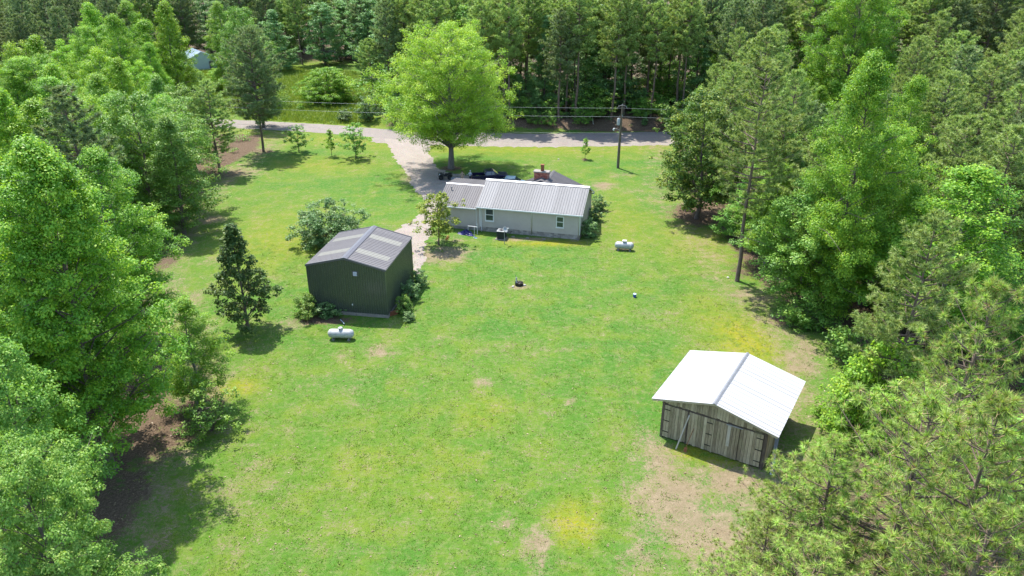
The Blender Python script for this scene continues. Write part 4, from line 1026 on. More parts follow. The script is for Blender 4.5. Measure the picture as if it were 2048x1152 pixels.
tag(MB().tube([(-15.73, 61.22) + (0.03,), (-15.15, 60.15) + (0.18,)], 0.045, 6).build('pale_pipe', M['paleplastic']), 'short pale pipe lying in the dark shed shadow above the gas tank', 'pipe')
b = MB()
for k in range(4):
    b.box(-0.55 + 0.1 * k, 0.45 + 0.05 * k, -0.12, 0.12, 0.10 * k, 0.10 * k + 0.07)
tag(b.build('scrap_pile', M['rust'], None, (-11.06, 62.23) + (0,), (0, 0, 0.6)), 'small rusty scrap pile at the front right corner of the dark shed', 'scrap')

# ------------------------------------------------------------------ weathered barn
BA = empty('old_barn', (13.28, 41.45), -0.55, 'old barn of weathered boards with a bright white metal roof', 'barn')
W, L_, EH, RH = 4.29, 7.79, 3.08, 4.12
slope = (RH - EH) / W
wx, wy0, wy1, HZ = 3.58, 0.36, 7.42, 2.82
under = lambda x: RH - abs(x) * slope - 0.07
def board(x0, x1, y, z0, za, zb, mat, parent, name='board', t=0.03):
    j = random.uniform(-0.008, 0.008)
    MB().hexa([(x0 + 0.008, y - t + j, z0), (x1 - 0.008, y - t + j, z0), (x1 - 0.008, y + j, z0), (x0 + 0.008, y + j, z0),
               (x0 + 0.008, y - t + j, za), (x1 - 0.008, y - t + j, zb), (x1 - 0.008, y + j, zb), (x0 + 0.008, y + j, za)]).build(name, mat, parent)
MB().prism([(-wx + 0.05, 0.02), (wx - 0.05, 0.02), (wx - 0.05, under(wx) - 0.08), (0, under(0) - 0.08), (-wx + 0.05, under(wx) - 0.08)], wy0 + 0.06, wy0 + 0.10).build('back_lining', M['wood_dark'], BA)
nb = 36
for i in range(nb):                                               # gable boards above the doors
    x0 = -wx + i * 2 * wx / nb; x1 = x0 + 2 * wx / nb
    board(x0, x1, wy0 - 0.02, HZ + random.uniform(0.0, 0.06), under(x0), under(x1), M['wood'], BA)
MB().box(-wx, wx, wy0 - 0.015, wy0 + 0.055, HZ - 0.10, HZ - 0.005).build('header', M['wood_dark'], BA)
def leaf(x0, x1, nbd, hinge, z0=0.12, hung=True):
    d = empty('barn_door', (0, 0, 0)); d.parent = BA; d.name = 'door'
    for i in range(nbd):
        a = x0 + (x1 - x0) * i / nbd; c = x0 + (x1 - x0) * (i + 1) / nbd
        board(a, c, wy0 - 0.015, z0 + random.uniform(-0.04, 0.05), HZ - 0.12, HZ - 0.12, M['wood'], d)
    for z in (0.55, 1.45, 2.35) if hung else ():
        MB().box(*sorted((hinge, hinge + (0.42 if hinge == x0 else -0.42))), wy0 - 0.075, wy0 - 0.058, z - 0.028, z + 0.028).build('hinge', M['black'], d)
    return d
leaf(-3.40, -1.76, 8, -3.40); leaf(-1.66, 0.02, 8, 0.02); leaf(0.14, 1.80, 8, 0.14, hung=False); leaf(1.84, 3.34, 7, 3.34)
MB().box(0.03, 0.13, wy0 - 0.05, wy0 + 0.04, 0.05, HZ - 0.10).build('post', M['wood'], BA)
MB().box(-1.75, -1.67, wy0 - 0.05, wy0 + 0.04, 0.05, HZ - 0.10).build('post', M['wood_dark'], BA)
MB().box(0.9, 2.0, wy0 - 0.10, wy0 - 0.062, HZ - 0.17, HZ - 0.11).build('door_rail', M['steel'], BA)
board(1.02, 1.24, wy0 - 0.055, 1.0, HZ - 0.2, HZ - 0.2, M['pale_wood'], BA, 'patch_board')
MB().box(1.42, 1.56, wy0 - 0.085, wy0 - 0.05, 0.1, HZ - 0.2).build('brace', M['wood'], BA)
for sx in (-1, 1):
    MB().box(sx * (wx - 0.09) - 0.09, sx * (wx - 0.09) + 0.09, wy0 - 0.06, wy0 + 0.05, 0.0, under(wx) - 0.02).build('corner_post', M['wood_dark'], BA)
    for i in range(32):
        y0 = wy0 + 0.07 + i * (wy1 - wy0 - 0.07) / 32; y1 = y0 + (wy1 - wy0 - 0.07) / 32 - 0.012
        o = MB().box(sx * wx - 0.015, sx * wx + 0.015, y0, y1, 0.05 + random.uniform(0, .06), under(wx) - 0.03).build('board', M['plywood'] if sx > 0 else M['wood'], BA)
    roof_slope(BA, (0, 0, RH), (0, L_, RH), (sx * W, 0, EH - RH), 8, 0.49, 0.05, 0.03, M['roof_white'])
    b = MB()
    for yy in (0.02, 2.5, 5.1, L_ - 0.08):
        b.hexa([(0, yy, RH - 0.16), (sx * W * 0.985, yy, EH - 0.16), (sx * W * 0.985, yy + 0.05, EH - 0.16), (0, yy + 0.05, RH - 0.16),
                (0, yy, RH - 0.02), (sx * W * 0.985, yy, EH - 0.02), (sx * W * 0.985, yy + 0.05, EH - 0.02), (0, yy + 0.05, RH - 0.02)])
    b.build('rafter', M['wood'], BA)
for i in range(32):
    x0 = -wx + i * 2 * wx / 32; x1 = x0 + 2 * wx / 32
    board(x0, x1, wy1, 0.1, under(x0), under(x1), M['wood'], BA)
b = MB()
for k in range(3):
    y0, y1 = k * L_ / 3 - 0.03, (k + 1) * L_ / 3 + 0.02
    z = 0.003 * (k % 2)
    b.add([(-0.13, y0, RH + 0.0 + z), (0, y0, RH + 0.065 + z), (0.13, y0, RH + z), (-0.13, y1, RH + z), (0, y1, RH + 0.065 + z), (0.13, y1, RH + z)], [(0, 1, 4, 3), (1, 2, 5, 4), (0, 2, 1), (3, 4, 5), (0, 3, 5, 2)])
b.build('ridge_cap', M['ridge_grey'], BA)
def leaning(name, foot, top, w, t, mat, label, cat, group=None):
    f, p = Vector(foot), Vector(top)
    m = frame_matrix(f, (p - f), Vector((1, 0, 0)))
    o = MB().box(0, (p - f).length, -w / 2, w / 2, -t / 2, t / 2).build(name, mat)
    o.matrix_world = BA_M @ m
    return tag(o, label, cat, group)
BA_M = Matrix.Translation((13.28, 41.45, 0)) @ Matrix.Rotation(-0.55, 4, 'Z')
leaning('plank', (-2.05, -0.55, 0.03), (-1.62, wy0 - 0.10, 2.5), 0.09, 0.035, M['pale_wood'], 'grey plank leaning against the doors at the left end of the old barn', 'plank')
sv = empty('shovel', (BA_M @ Vector((-1.42, -0.42, 0)))[:], -0.55, 'rusty long handled shovel leaning against the old barn doors', 'shovel')
MB().tube([(0, 0, 0.32), (0.20, wy0 + 0.42 - 0.10, 1.55)], 0.022, 6).build('handle', M['rust'], sv)
MB().hexa([(-0.11, -0.09, 0.0), (0.09, -0.09, 0.0), (0.09, -0.07, 0.0), (-0.11, -0.07, 0.0), (-0.10, -0.01, 0.34), (0.12, -0.01, 0.34), (0.12, 0.01, 0.34), (-0.10, 0.01, 0.34)]).build('blade', M['rust'], sv)
for k, (a, lab) in enumerate(((0.0, 'long bluish metal sheet leaning on the right side of the old barn, outer one'), (0.5, 'shorter grey metal sheet under the long one beside the old barn'))):
    leaning('metal_sheet', (4.25 - a * 0.35, 0.1 + a, 0.04 + 0.04 * k), (wx + 0.12, 3.2 + a, 1.5 - a * .6), 0.22, 0.02, M['steel'], lab, 'metal sheet', 'metal sheets beside the barn')

# ------------------------------------------------------------------ house
HO = empty('house', (-4.20, 83.87), -0.25, 'single storey house with taupe siding and ribbed silver metal roof', 'house')
HW, HD, EH, RH = 12.62, 9.0, 3.16, 5.15
rs = (RH - EH) / (HD / 2)
x0, x1, y0, y1, FZ, WT = 0.32, 12.30, 0.36, 8.64, 0.58, EH - 0.02
# foundation blocks, front and right side picked apart
for row in range(3):
    nbk = 29
    for i in range(nbk):
        a = x0 + (i + 0.5 * (row % 2) - 0.25) * (x1 - x0) / nbk
        MB().box(max(a, x0) + 0.006, min(a + (x1 - x0) / nbk, x1) - 0.006, y0 + 0.03, y0 + 0.2, row * 0.193, row * 0.193 + 0.185).build('block', M['block'], HO)
MB().box(x0 + 0.02, x1 - 0.02, y0 + 0.045, y1, 0.0, FZ - 0.004).build('foundation', M['mortar'], HO)
lap_wall(HO, (x0, y0, 0), (1, 0, 0), x1 - x0, FZ, (WT, WT), M['siding'])
lap_wall(HO, (x1, y1, 0), (-1, 0, 0), x1 - x0, FZ, (WT, WT), M['siding'])
gl = 1 / rs
lap_wall(HO, (x1, y0, 0), (0, 1, 0), y1 - y0, FZ, (WT + 0.08, WT + 0.08 + (y1 - y0) / 2 * rs), M['siding'], left=gl, right=gl)
lap_wall(HO, (x0, y1, 0), (0, -1, 0), y1 - y0, FZ, (WT + 0.08, WT + 0.08 + (y1 - y0) / 2 * rs), M['siding'], left=gl, right=gl)
roof_slope(HO, (0, HD / 2, RH), (HW, HD / 2, RH), (0, -HD / 2, EH - RH), 14, 0.30, 0.06, 0.05, M['roof_silver'])
roof_slope(HO, (0, HD / 2, RH), (HW, HD / 2, RH), (0, HD / 2, EH - RH), 14, 0.30, 0.06, 0.05, M['roof_silver'])
MB().add([(-0.03, HD / 2 - 0.26, RH - 0.035), (-0.03, HD / 2, RH + 0.09), (-0.03, HD / 2 + 0.26, RH - 0.035), (HW + 0.03, HD / 2 - 0.26, RH - 0.035), (HW + 0.03, HD / 2, RH + 0.09), (HW + 0.03, HD / 2 + 0.26, RH - 0.035)],
         [(0, 1, 4, 3), (1, 2, 5, 4), (0, 2, 1), (3, 4, 5), (0, 3, 5, 2)]).build('ridge_cap', M['white'], HO)
MB().box(-0.02, HW + 0.02, -0.10, 0.02, EH - 0.17, EH - 0.03).build('gutter', M['white'], HO)
MB().box(0.0, HW, 0.02, y0 + 0.1, EH - 0.16, EH - 0.12).build('soffit', M['white'], HO)
MB().box(0.0, HW, y1 - 0.1, HD - 0.02, EH - 0.16, EH - 0.12).build('soffit', M['white'], HO)
for xx in (0.0, HW - 0.05):
    b = MB()
    for s, ya in ((1, 0.0), (-1, HD)):
        yb = HD / 2
        b.hexa([(xx, ya, EH - 0.2), (xx + 0.05, ya, EH - 0.2), (xx + 0.05, yb, RH - 0.2), (xx, yb, RH - 0.2), (xx, ya, EH - 0.02), (xx + 0.05, ya, EH - 0.02), (xx + 0.05, yb, RH - 0.02), (xx, yb, RH - 0.02)])
    b.build('rake_board', M['white'], HO)
for xx in (0.55, 6.62, 12.20):
    MB().tube([(xx, -0.04, EH - 0.16), (xx, y0 - 0.06, EH - 0.38), (xx, y0 - 0.06, 0.16), (xx, y0 - 0.22, 0.06)], 0.045, 6).build('downspout', M['white'], HO)
for yy in (y0 - 0.03,):
    MB().box(x1 - 0.09, x1 + 0.03, yy - 0.012, yy + 0.028, FZ, WT - 0.14).build('corner_board', M['white'], HO)
    MB().box(x0 - 0.03, x0 + 0.09, yy - 0.012, yy + 0.028, FZ, WT - 0.14).build('corner_board', M['white'], HO)
def window(xa, xb, za, zb, parent=HO, y=None, rows=2):
    y = y0 - 0.03 if y is None else y
    w = empty('window', (0, 0, 0)); w.parent = parent
    MB().box(xa, xb, y + 0.02, y + 0.045, za, zb).build('pane_backing', M['glass'], w)
    fr = 0.10
    b = MB().box(xa, xa + fr, y - 0.035, y + 0.03, za, zb).box(xb - fr, xb, y - 0.035, y + 0.03, za, zb).box(xa + fr, xb - fr, y - 0.035, y + 0.03, za, za + fr).box(xa + fr, xb - fr, y - 0.035, y + 0.03, zb - fr, zb)
    b.build('frame', M['white'], w)
    zm = (za + zb) / 2
    MB().box(xa + fr, xb - fr, y - 0.02, y + 0.025, zm - 0.035, zm + 0.035).build('sash_rail', M['white'], w)
    for (p, q) in ((za + fr, zm - 0.035), (zm + 0.035, zb - fr)):
        MB().box(xa + fr + 0.01, xb - fr - 0.01, y + 0.004, y + 0.012, p + 0.01, q - 0.01).build('pane', M['glass'], w)
    MB().box(xa - 0.04, xb + 0.04, y - 0.07, y - 0.036, za - 0.05, za + 0.03).build('sill', M['white'], w)
window(0.98, 2.05, 1.35, 2.92); window(9.50, 10.42, 1.30, 2.70)
# the lower wing on the left
wa, wb, wyf, wyr, wze, wzr = -4.98, 0.0, 0.10, 4.10, 2.90, 4.42
roof_slope(HO, (wa, wyr, wzr), (wb - 0.01, wyr, wzr), (0, wyf - wyr, wze - wzr), 6, 0.28, 0.05, 0.04, M['roof_taupe'])
roof_slope(HO, (wa, wyr, wzr), (wb - 0.01, wyr, wzr), (0, 3.6, -0.42), 6, 0.28, 0.05, 0.04, M['roof_taupe'])
MB().add([(wa - 0.02, wyr - 0.16, wzr - 0.02), (wa - 0.02, wyr, wzr + 0.08), (wa - 0.02, wyr + 0.16, wzr + 0.02), (wb, wyr - 0.16, wzr - 0.02), (wb, wyr, wzr + 0.08), (wb, wyr + 0.16, wzr + 0.02)],
         [(0, 1, 4, 3), (1, 2, 5, 4), (0, 2, 1), (3, 4, 5), (0, 3, 5, 2)]).build('ridge_cap', M['white'], HO)
MB().box(wa, wb - 0.02, wyf - 0.09, wyf + 0.02, wze - 0.16, wze - 0.03).build('gutter', M['white'], HO)
lap_wall(HO, (wa + 0.3, 0.46, 0), (1, 0, 0), -wa - 0.3 + x0 - 0.01, 0.35, (2.86, 2.86), M['siding'])
lap_wall(HO, (wa + 0.3, 7.3, 0), (0, -1, 0), 6.84, 0.35, (2.86, 2.86), M['siding'])
lap_wall(HO, (wa + 0.3, 4.1, 0), (0, -1, 0), 3.64, 2.86, (2.86, 4.2), M['siding'], right=3.64 / 1.36)
MB().box(wa + 0.33, x0, 0.50, 7.3, 0.0, 0.35).build('foundation', M['block'], HO)
MB().hexa([(wa, wyf, wze - 0.2), (wa + 0.05, wyf, wze - 0.2), (wa + 0.05, wyr, wzr - 0.2), (wa, wyr, wzr - 0.2), (wa, wyf, wze - 0.02), (wa + 0.05, wyf, wze - 0.02), (wa + 0.05, wyr, wzr - 0.02), (wa, wyr, wzr - 0.02)]).build('rake_board', M['white'], HO)
MB().tube([(-0.14, 0.40, 2.75), (-0.14, 0.40, 0.3)], 0.035, 6).build('downspout', M['white'], HO)
MB().tube([(-3.95, 2.9, 3.94), (-3.95, 2.9, 4.32)], 0.06, 8).tube([(-3.95, 2.9, 4.32), (-3.95, 2.9, 4.40)], 0.10, 8).build('roof_vent', M['ridge_grey'], HO)
MB().box(-2.55, -2.33, 0.34, 0.44, 0.62, 0.90).build('meter_box', M['steel'], HO)
# the gabled room at the back with its chimney
gx0, gx1, gy0, gy1, gze, gzr = 3.1, 10.75, 5.2, 11.5, 3.1, 4.74
gm = (gx0 + gx1) / 2
gs = (gzr - gze) / (gx1 - gm)
roof_slope(HO, (gm, gy0, gzr), (gm, gy1, gzr), (gx1 - gm, 0, gze - gzr), 7, 0.30, 0.05, 0.035, M['roof_taupe'])
roof_slope(HO, (gm, gy0, gzr), (gm, gy1, gzr), (gx0 - gm, 0, gze - gzr), 7, 0.30, 0.05, 0.035, M['roof_taupe'])
MB().add([(gm - 0.2, gy0, gzr - 0.05), (gm, gy0, gzr + 0.06), (gm + 0.2, gy0, gzr - 0.05), (gm - 0.2, gy1 + 0.02, gzr - 0.05), (gm, gy1 + 0.02, gzr + 0.06), (gm + 0.2, gy1 + 0.02, gzr - 0.05)], [(0, 1, 4, 3), (1, 2, 5, 4), (3, 4, 5)]).build('ridge_cap', M['roof_taupe'], HO)
lap_wall(HO, (gx1 - 0.35, y1, 0), (0, 1, 0), gy1 - 0.3 - y1, FZ, (gze, gze), M['siding'])
lap_wall(HO, (gx0 + 0.35, gy1 - 0.3, 0), (0, -1, 0), gy1 - 0.3 - y1, FZ, (gze, gze), M['siding'])
lap_wall(HO, (gx1 - 0.35, gy1 - 0.3, 0), (-1, 0, 0), gx1 - gx0 - 0.7, FZ, (gze + 0.1, gzr - 0.05), M['siding'], left=1 / gs, right=1 / gs)
MB().box(gx1 - 0.04, gx1 + 0.06, gy0 + 2.2, gy1, gze - 0.12, gze - 0.02).build('gutter', M['white'], HO)
# chimney in single bricks
CH = empty('chimney', (6.1, 7.95, 0)); CH.parent = HO
cw, cd, cz0, cz1 = 0.92, 0.42, 3.55, 5.55
MB().box(-cw + 0.03, cw - 0.03, -cd + 0.03, cd - 0.03, cz0 - 0.6, cz1 - 0.01).build('chimney_core', M['mortar'], CH)
brick = MB().box(0, 0.206, 0, 0.1, 0, 0.066).mesh('brick', M['brick'])
rows = int((cz1 - cz0) / 0.078)
for r in range(rows):
    z = cz0 + r * 0.078
    for i in range(8):
        xx = -cw + (i + 0.5 * (r % 2)) * 0.2165
        if xx + 0.206 > cw + 0.03: continue
        for yy, rz in ((-cd, 0),):
            link('brick', brick, CH, (xx, yy, z))
    if r % 2 == 0:
        for i in range(3):
            link('brick', brick, CH, (cw, -cd + 0.03 + i * 0.26, z), (0, 0, math.pi / 2)); link('brick', brick, CH, (-cw + 0.1, -cd + 0.03 + i * 0.26, z), (0, 0, math.pi / 2))
MB().box(-cw - 0.07, cw + 0.07, -cd - 0.07, cd + 0.07, cz1, cz1 + 0.10).build('chimney_cap', M['concrete'], CH)
MB().box(-0.10, 0.26, -0.18, 0.18, cz1 + 0.10, cz1 + 0.86).box(-0.14, 0.30, -0.22, 0.22, cz1 + 0.86, cz1 + 0.92).build('flue', M['rust'], CH)
b = MB()
for s in (-1, 1):
    b.hexa([(0.15, -cd - 0.95, 4.30), (0.15 + s * 1.15, -cd - 0.95, 3.9), (0.15 + s * 1.15, -cd - 0.02, 3.9), (0.15, -cd - 0.02, 4.30),
            (0.15, -cd - 0.95, 4.86), (0.15 + s * 1.15, -cd - 0.95, 4.34), (0.15 + s * 1.15, -cd - 0.02, 4.34), (0.15, -cd - 0.02, 4.86)])
b.build('cricket', M['roof_taupe'], CH)
b = MB()
for s in (-1, 1):
    b.hexa([(0.15, -cd - 0.10, 4.7), (0.15 + s * 1.22, -cd - 0.10, 4.2), (0.15 + s * 1.22, -cd - 0.005, 4.2), (0.15, -cd - 0.005, 4.7),
            (0.15, -cd - 0.10, 4.98), (0.15 + s * 1.22, -cd - 0.10, 4.46), (0.15 + s * 1.22, -cd - 0.005, 4.46), (0.15, -cd - 0.005, 4.98)])
b.build('flashing', M['trim_dark'], CH)

# ------------------------------------------------------------------ far outbuilding
FO = empty('far_outbuilding', (-80.09, 201.16), 0.62, 'pale green metal outbuilding with a bluish roof far away in the upper left woods', 'outbuilding')
fw_, fl, fe, fr_ = 3.6, 9.0, 3.0, 4.7
MB().prism([(-fw_ + 0.15, 0), (fw_ - 0.15, 0), (fw_ - 0.15, fe), (0, fr_ - 0.08), (-fw_ + 0.15, fe)], 0.15, fl - 0.15).build('wall', M['farwall'], FO)
for s in (-1, 1):
    roof_slope(FO, (0, 0, fr_), (0, fl, fr_), (s * fw_, 0, fe - fr_), 9, 0.33, 0.06, 0.04, M['farroof'])
MB().box(1.6, 2.7, 0.10, 0.145, 0.0, 2.2).build('door', M['trim_dark'], FO)
ss = empty('far_lean_to', (-75.48, 204.39), 0.2, 'dark low shelter beside the far pale outbuilding', 'shelter')
MB().hexa([(-2.8, 0, 1.9), (2.8, 0, 1.9), (2.8, 3.2, 2.6), (-2.8, 3.2, 2.6), (-2.8, 0, 2.0), (2.8, 0, 2.0), (2.8, 3.2, 2.7), (-2.8, 3.2, 2.7)]).build('roof', M['roof_taupe'], ss)
for xx in (-2.7, 2.7):
    for yy, hh in ((0.1, 1.9), (3.0, 2.5)): MB().box(xx - 0.06, xx + 0.06, yy - 0.06, yy + 0.06, 0, hh).build('post', M['wood_dark'], ss)

# ------------------------------------------------------------------ gas tanks
def gas_tank(x, y, rz, L, r, mat, label, square):
    t = empty('gas_tank', (x, y, 0), rz, label, 'gas tank', 'propane tanks on the lawn')
    n, zc = 20, r + 0.16
    prof = [(-L / 2, 0.0), (-L / 2 + 0.05, r * 0.5), (-L / 2 + 0.14, r * 0.82), (-L / 2 + 0.28, r * 0.97), (-L / 2 + 0.36, r), (L / 2 - 0.36, r), (L / 2 - 0.28, r * 0.97), (L / 2 - 0.14, r * 0.82), (L / 2 - 0.05, r * 0.5), (L / 2, 0.0)]
    b = MB(); vs = []
    for px, pr in prof: vs += [(px, pr * math.cos(2 * math.pi * k / n), zc + pr * math.sin(2 * math.pi * k / n)) for k in range(n)]
    b.add(vs, [(i * n + k, (i + 1) * n + k, (i + 1) * n + (k + 1) % n, i * n + (k + 1) % n) for i in range(len(prof) - 1) for k in range(n)], 0, True)
    b.build('tank_body', mat, t)
    if square:
        MB().box(-0.20, 0.20, -0.17, 0.17, zc + r - 0.06, zc + r + 0.15).build('valve_box', M['steel'], t, bevel=0.015)
        MB().box(-0.215, 0.215, -0.19, 0.19, zc + r + 0.153, zc + r + 0.19).build('lid', M['white'], t)
    else:
        MB().tube([(0, 0, zc + r - 0.05), (0, 0, zc + r + 0.12)], 0.17, 16).build('valve_collar', mat, t)
        MB().tube([(0, 0, zc + r + 0.123), (0, 0, zc + r + 0.17), (0, 0, zc + r + 0.20)], [0.205, 0.20, 0.12], 16).build('lid', mat, t)
    for s in (-1, 1):
        for w in (-1, 1):
            MB().box(s * L * 0.3 - 0.035, s * L * 0.3 + 0.035, w * 0.22 - 0.025, w * 0.22 + 0.025, 0.0, zc - r * 0.75).build('leg', M['steel'], t)
        MB().box(s * L * 0.3 - 0.12, s * L * 0.3 + 0.12, -0.32, 0.32, -0.02, 0.05).build('concrete_pad', M['concrete'], t)
gas_tank(*(-14.90, 57.64), -0.05, 2.3, 0.40, M['tank'], 'white propane tank with a round lid in front of the dark shed', False)
gas_tank(*(12.55, 78.14), -0.17, 2.15, 0.40, M['tank_worn'], 'weathered grey propane tank with square valve box right of the house', True)

# ------------------------------------------------------------------ things round the house
ac = empty('condenser_unit', (-1.22, 81.67), -0.25, 'dark square air conditioner unit on a slab by the house wall', 'air conditioner')
MB().box(-0.62, 0.62, -0.58, 0.55, 0.0, 0.07).build('slab', M['concrete'], ac)
b = MB()
for sx, sy in ((-1, -1), (1, -1), (1, 1), (-1, 1)): b.box(sx * 0.44 - 0.03, sx * 0.44 + 0.03, sy * 0.44 - 0.03, sy * 0.44 + 0.03, 0.08, 0.98)
b.box(-0.40, 0.40, -0.40, 0.40, 0.08, 0.98); b.build('case', M['ac'], ac)
b = MB()
for k in range(9):
    z = 0.16 + k * 0.09
    b.box(-0.41, 0.41, -0.445, -0.405, z, z + 0.03).box(0.405, 0.445, -0.41, 0.41, z, z + 0.03)
b.build('louvres', M['dark_plastic'], ac)
MB().box(-0.49, 0.49, -0.49, 0.49, 0.982, 1.04).build('top_cover', M['steel'], ac, bevel=0.02)
f_ = MB()
for k in range(3):
    rr_ = 0.13 + 0.1 * k
    f_.tube([(rr_ * math.cos(a), rr_ * math.sin(a), 1.055) for a in np.linspace(0, 2 * math.pi, 20)], 0.012, 4, caps=False)
f_.tube([(0, 0, 1.035), (0, 0, 1.065)], 0.11, 12).build('fan_guard', M['black'], ac)
MB().tube([(0.5, 0.2, 0.3), (0.75, 0.35, 0.25), (0.85, 0.9, 0.45), (0.85, 1.35, 0.5)], 0.035, 6).build('refrigerant_line', M['black'], ac)
di = empty('satellite_dish', (-0.86, 79.95), 0.0, 'grey satellite dish on a thin pole before the air conditioner', 'satellite dish')
MB().tube([(0, 0, 0), (0, 0, 1.60)], 0.035, 8).build('pole', M['steel'], di)
q = Matrix.Translation((0.06, -0.02, 1.72)) @ Matrix.Rotation(rad(-38), 4, 'Z') @ Matrix.Rotation(rad(52), 4, 'Y')
b = MB(); vs = []; nr, na = 5, 22
for i in range(nr + 1):
    r = i / nr
    vs += [q @ Vector((r * 0.36 * math.cos(2 * math.pi * k / na), r * 0.30 * math.sin(2 * math.pi * k / na) * 1.15, 0.10 * r * r)) for k in range(na)]
b.add(vs, [(i * na + k, i * na + (k + 1) % na, (i + 1) * na + (k + 1) % na, (i + 1) * na + k) for i in range(nr) for k in range(na)], 0, True)
o = b.build('reflector', M['tank_worn'], di); so = o.modifiers.new('thick', 'SOLIDIFY'); so.thickness = 0.015
tip = q @ Vector((0.05, 0, 0.52))
MB().tube([q @ Vector((0.34, 0, 0.08)), tip], 0.018, 6).build('feed_arm', M['tank'], di)
MB().box(-0.06, 0.06, -0.05, 0.05, -0.05, 0.05).build('receiver', M['white'], di, tip)
def heap(name, mat, x, y, rx, ry, h, rz, seed, label, cat):
    rng = np.random.default_rng(seed); nu, nv = 22, 12; vs = []
    for j in range(nv + 1):
        for i in range(nu):
            t = j / nv; a = 2 * math.pi * i / nu
            lump = 1 + 0.16 * math.sin(3 * a + 5 * t + seed) + 0.12 * math.sin(7 * a + seed) + rng.normal() * 0.05
            vs.append((rx * (1 - t) ** 0.7 * lump * math.cos(a), ry * (1 - t) ** 0.7 * lump * math.sin(a), max(0.0, h * t * (0.7 + 0.5 * math.sin(4 * a + 9 * t)) + rng.normal() * 0.02 * (t > 0))))
    fs = [(j * nu + i, j * nu + (i + 1) % nu, (j + 1) * nu + (i + 1) % nu, (j + 1) * nu + i) for j in range(nv) for i in range(nu)]
    return tag(MB().add(vs, fs).build(name, mat, None, (x, y, 0), (0, 0, rz)), label, cat)
heap('tarp', M['tarp'], *(-5.36, 82.96), 1.05, 0.42, 0.55, -0.45, 3, 'crumpled dark blue tarp on the ground below the left wing of the house', 'tarp')
heap('tarp_edge', M['paleplastic'], *(-4.25, 81.83), 0.26, 0.14, 0.12, -0.3, 5, 'small crumpled white plastic scrap at the end of the blue tarp', 'plastic scrap')
rl = empty('pipe_frame', (-4.29, 82.80), -0.25, 'low white pipe frame standing by the house wall beside the blue tarp', 'frame')
MB().tube([(-1.0, 0.25, 0.95), (0.18, 0.25, 0.92)], 0.035, 6).build('rail', M['white'], rl)
for xx, yy, hh in ((-0.98, 0.25, 0.95), (0.15, 0.25, 1.35), (-0.12, -0.05, 0.92)): MB().tube([(xx, yy, 0), (xx, yy, hh)], 0.03, 6).build('leg', M['white'], rl)
for k, (px, lab) in enumerate((((0.12, 82.15), 'small white block by the house foundation beside the air conditioner'), ((1.80, 81.67), 'small white block by the house foundation near the middle downspout'), ((3.71, 81.35), 'small white block lying right of the middle downspout'))):
    tag(MB().box(-0.17, 0.17, -0.09, 0.09, 0, 0.10).build('splash_block', M['concrete'], None, px + (0,), (0, 0, -0.2 + 0.2 * k), bevel=0.02), lab, 'block', 'blocks along the house wall')
op = empty('orange_plant', (-7.44, 80.88), 0, 'small orange red leaved plant near the trunk of the young magnolia', 'plant')
rng = np.random.default_rng(5)
V, F, tn = leaf_cloud(rng, np.array([(0, 0, 0.35), (0.12, 0, 0.55), (-0.08, 0.1, 0.25)]), np.array([0.22, 0.2, 0.2]), 40, 0.12, 1.0)
link('leaves', array_mesh('orange_leaves', V, F, M['orange'], tn), op)
MB().tube([(0, 0, 0), (0.03, 0, 0.5)], 0.015, 5).build('stem', M['bark'], op)

# ------------------------------------------------------------------ fire ring and odds and ends on the lawn
fr = empty('fire_pit', (0.71, 68.84), 0.2, 'black iron fire ring with charred sticks in the middle of the lawn', 'fire pit')
b = MB(); n = 20
for r0, r1, za, zb_ in ((0.42, 0.42, 0.0, 0.30), (0.39, 0.39, 0.30, 0.0)):
    b.add([(r0 * math.cos(2 * math.pi * k / n), r0 * math.sin(2 * math.pi * k / n), za) for k in range(n)] + [(r1 * math.cos(2 * math.pi * k / n), r1 * math.sin(2 * math.pi * k / n), zb_) for k in range(n)],
          [(k, (k + 1) % n, n + (k + 1) % n, n + k) for k in range(n)])
b.add([(0.42 * math.cos(2 * math.pi * k / n), 0.42 * math.sin(2 * math.pi * k / n), 0.301) for k in range(n)] + [(0.39 * math.cos(2 * math.pi * k / n), 0.39 * math.sin(2 * math.pi * k / n), 0.301) for k in range(n)],
      [(k, (k + 1) % n, n + (k + 1) % n, n + k) for k in range(n)])
b.build('ring', M['black'], fr)
MB().tube([(0, 0, 0.0), (0, 0, 0.10)], 0.385, 16).build('ash_bed', M['ash'], fr)
for k, (a, l) in enumerate(((0.3, 0.75), (1.5, 0.7), (2.6, 0.8), (4.0, 0.7))):
    c, s = math.cos(a), math.sin(a)
    MB().tube([(-c * l * 0.5, -s * l * 0.5, 0.2 + 0.03 * k), (c * l * 0.5, s * l * 0.5, 0.30 + 0.03 * k)], 0.035, 6).build('log', M['wood_dark'], fr)
MB().box(-0.34, -0.22, -0.05, 0.05, 0.31, 0.85).box(-0.34, 0.1, -0.05, 0.04, 0.26, 0.31).build('pale_bracket', M['tank'], fr)
MB().tube([(-0.26, 0.02, 0.85), (-0.38, 0.1, 1.12)], 0.022, 5).build('pale_stick', M['pale_wood'], fr)
for k, (px, lab) in enumerate((((1.26, 68.72), 'pale stone on the right of the fire ring'), ((0.10, 68.36), 'pale stone left of the fire ring'), ((22.23, 70.55), 'pale flat rock at the foot of the tall slim pine'), ((7.31, 115.63), 'small white scrap on the grass left of the lone sapling'))):
    tag(MB().sphere((0, 0, 0.05), 0.16, 9, 6, sc=(1, 0.75, 0.6)).build('stone', M['stone'], None, px + (0,), (0, 0, k)), lab, 'stone', 'loose pale stones on the lawn')
bu = empty('bucket', (11.95, 66.06), 0, 'small blue bucket with a pale lid standing alone on the lawn', 'bucket')
MB().tube([(0, 0, 0), (0, 0, 0.30)], [0.14, 0.165], 14).build('body', M['blue'], bu)
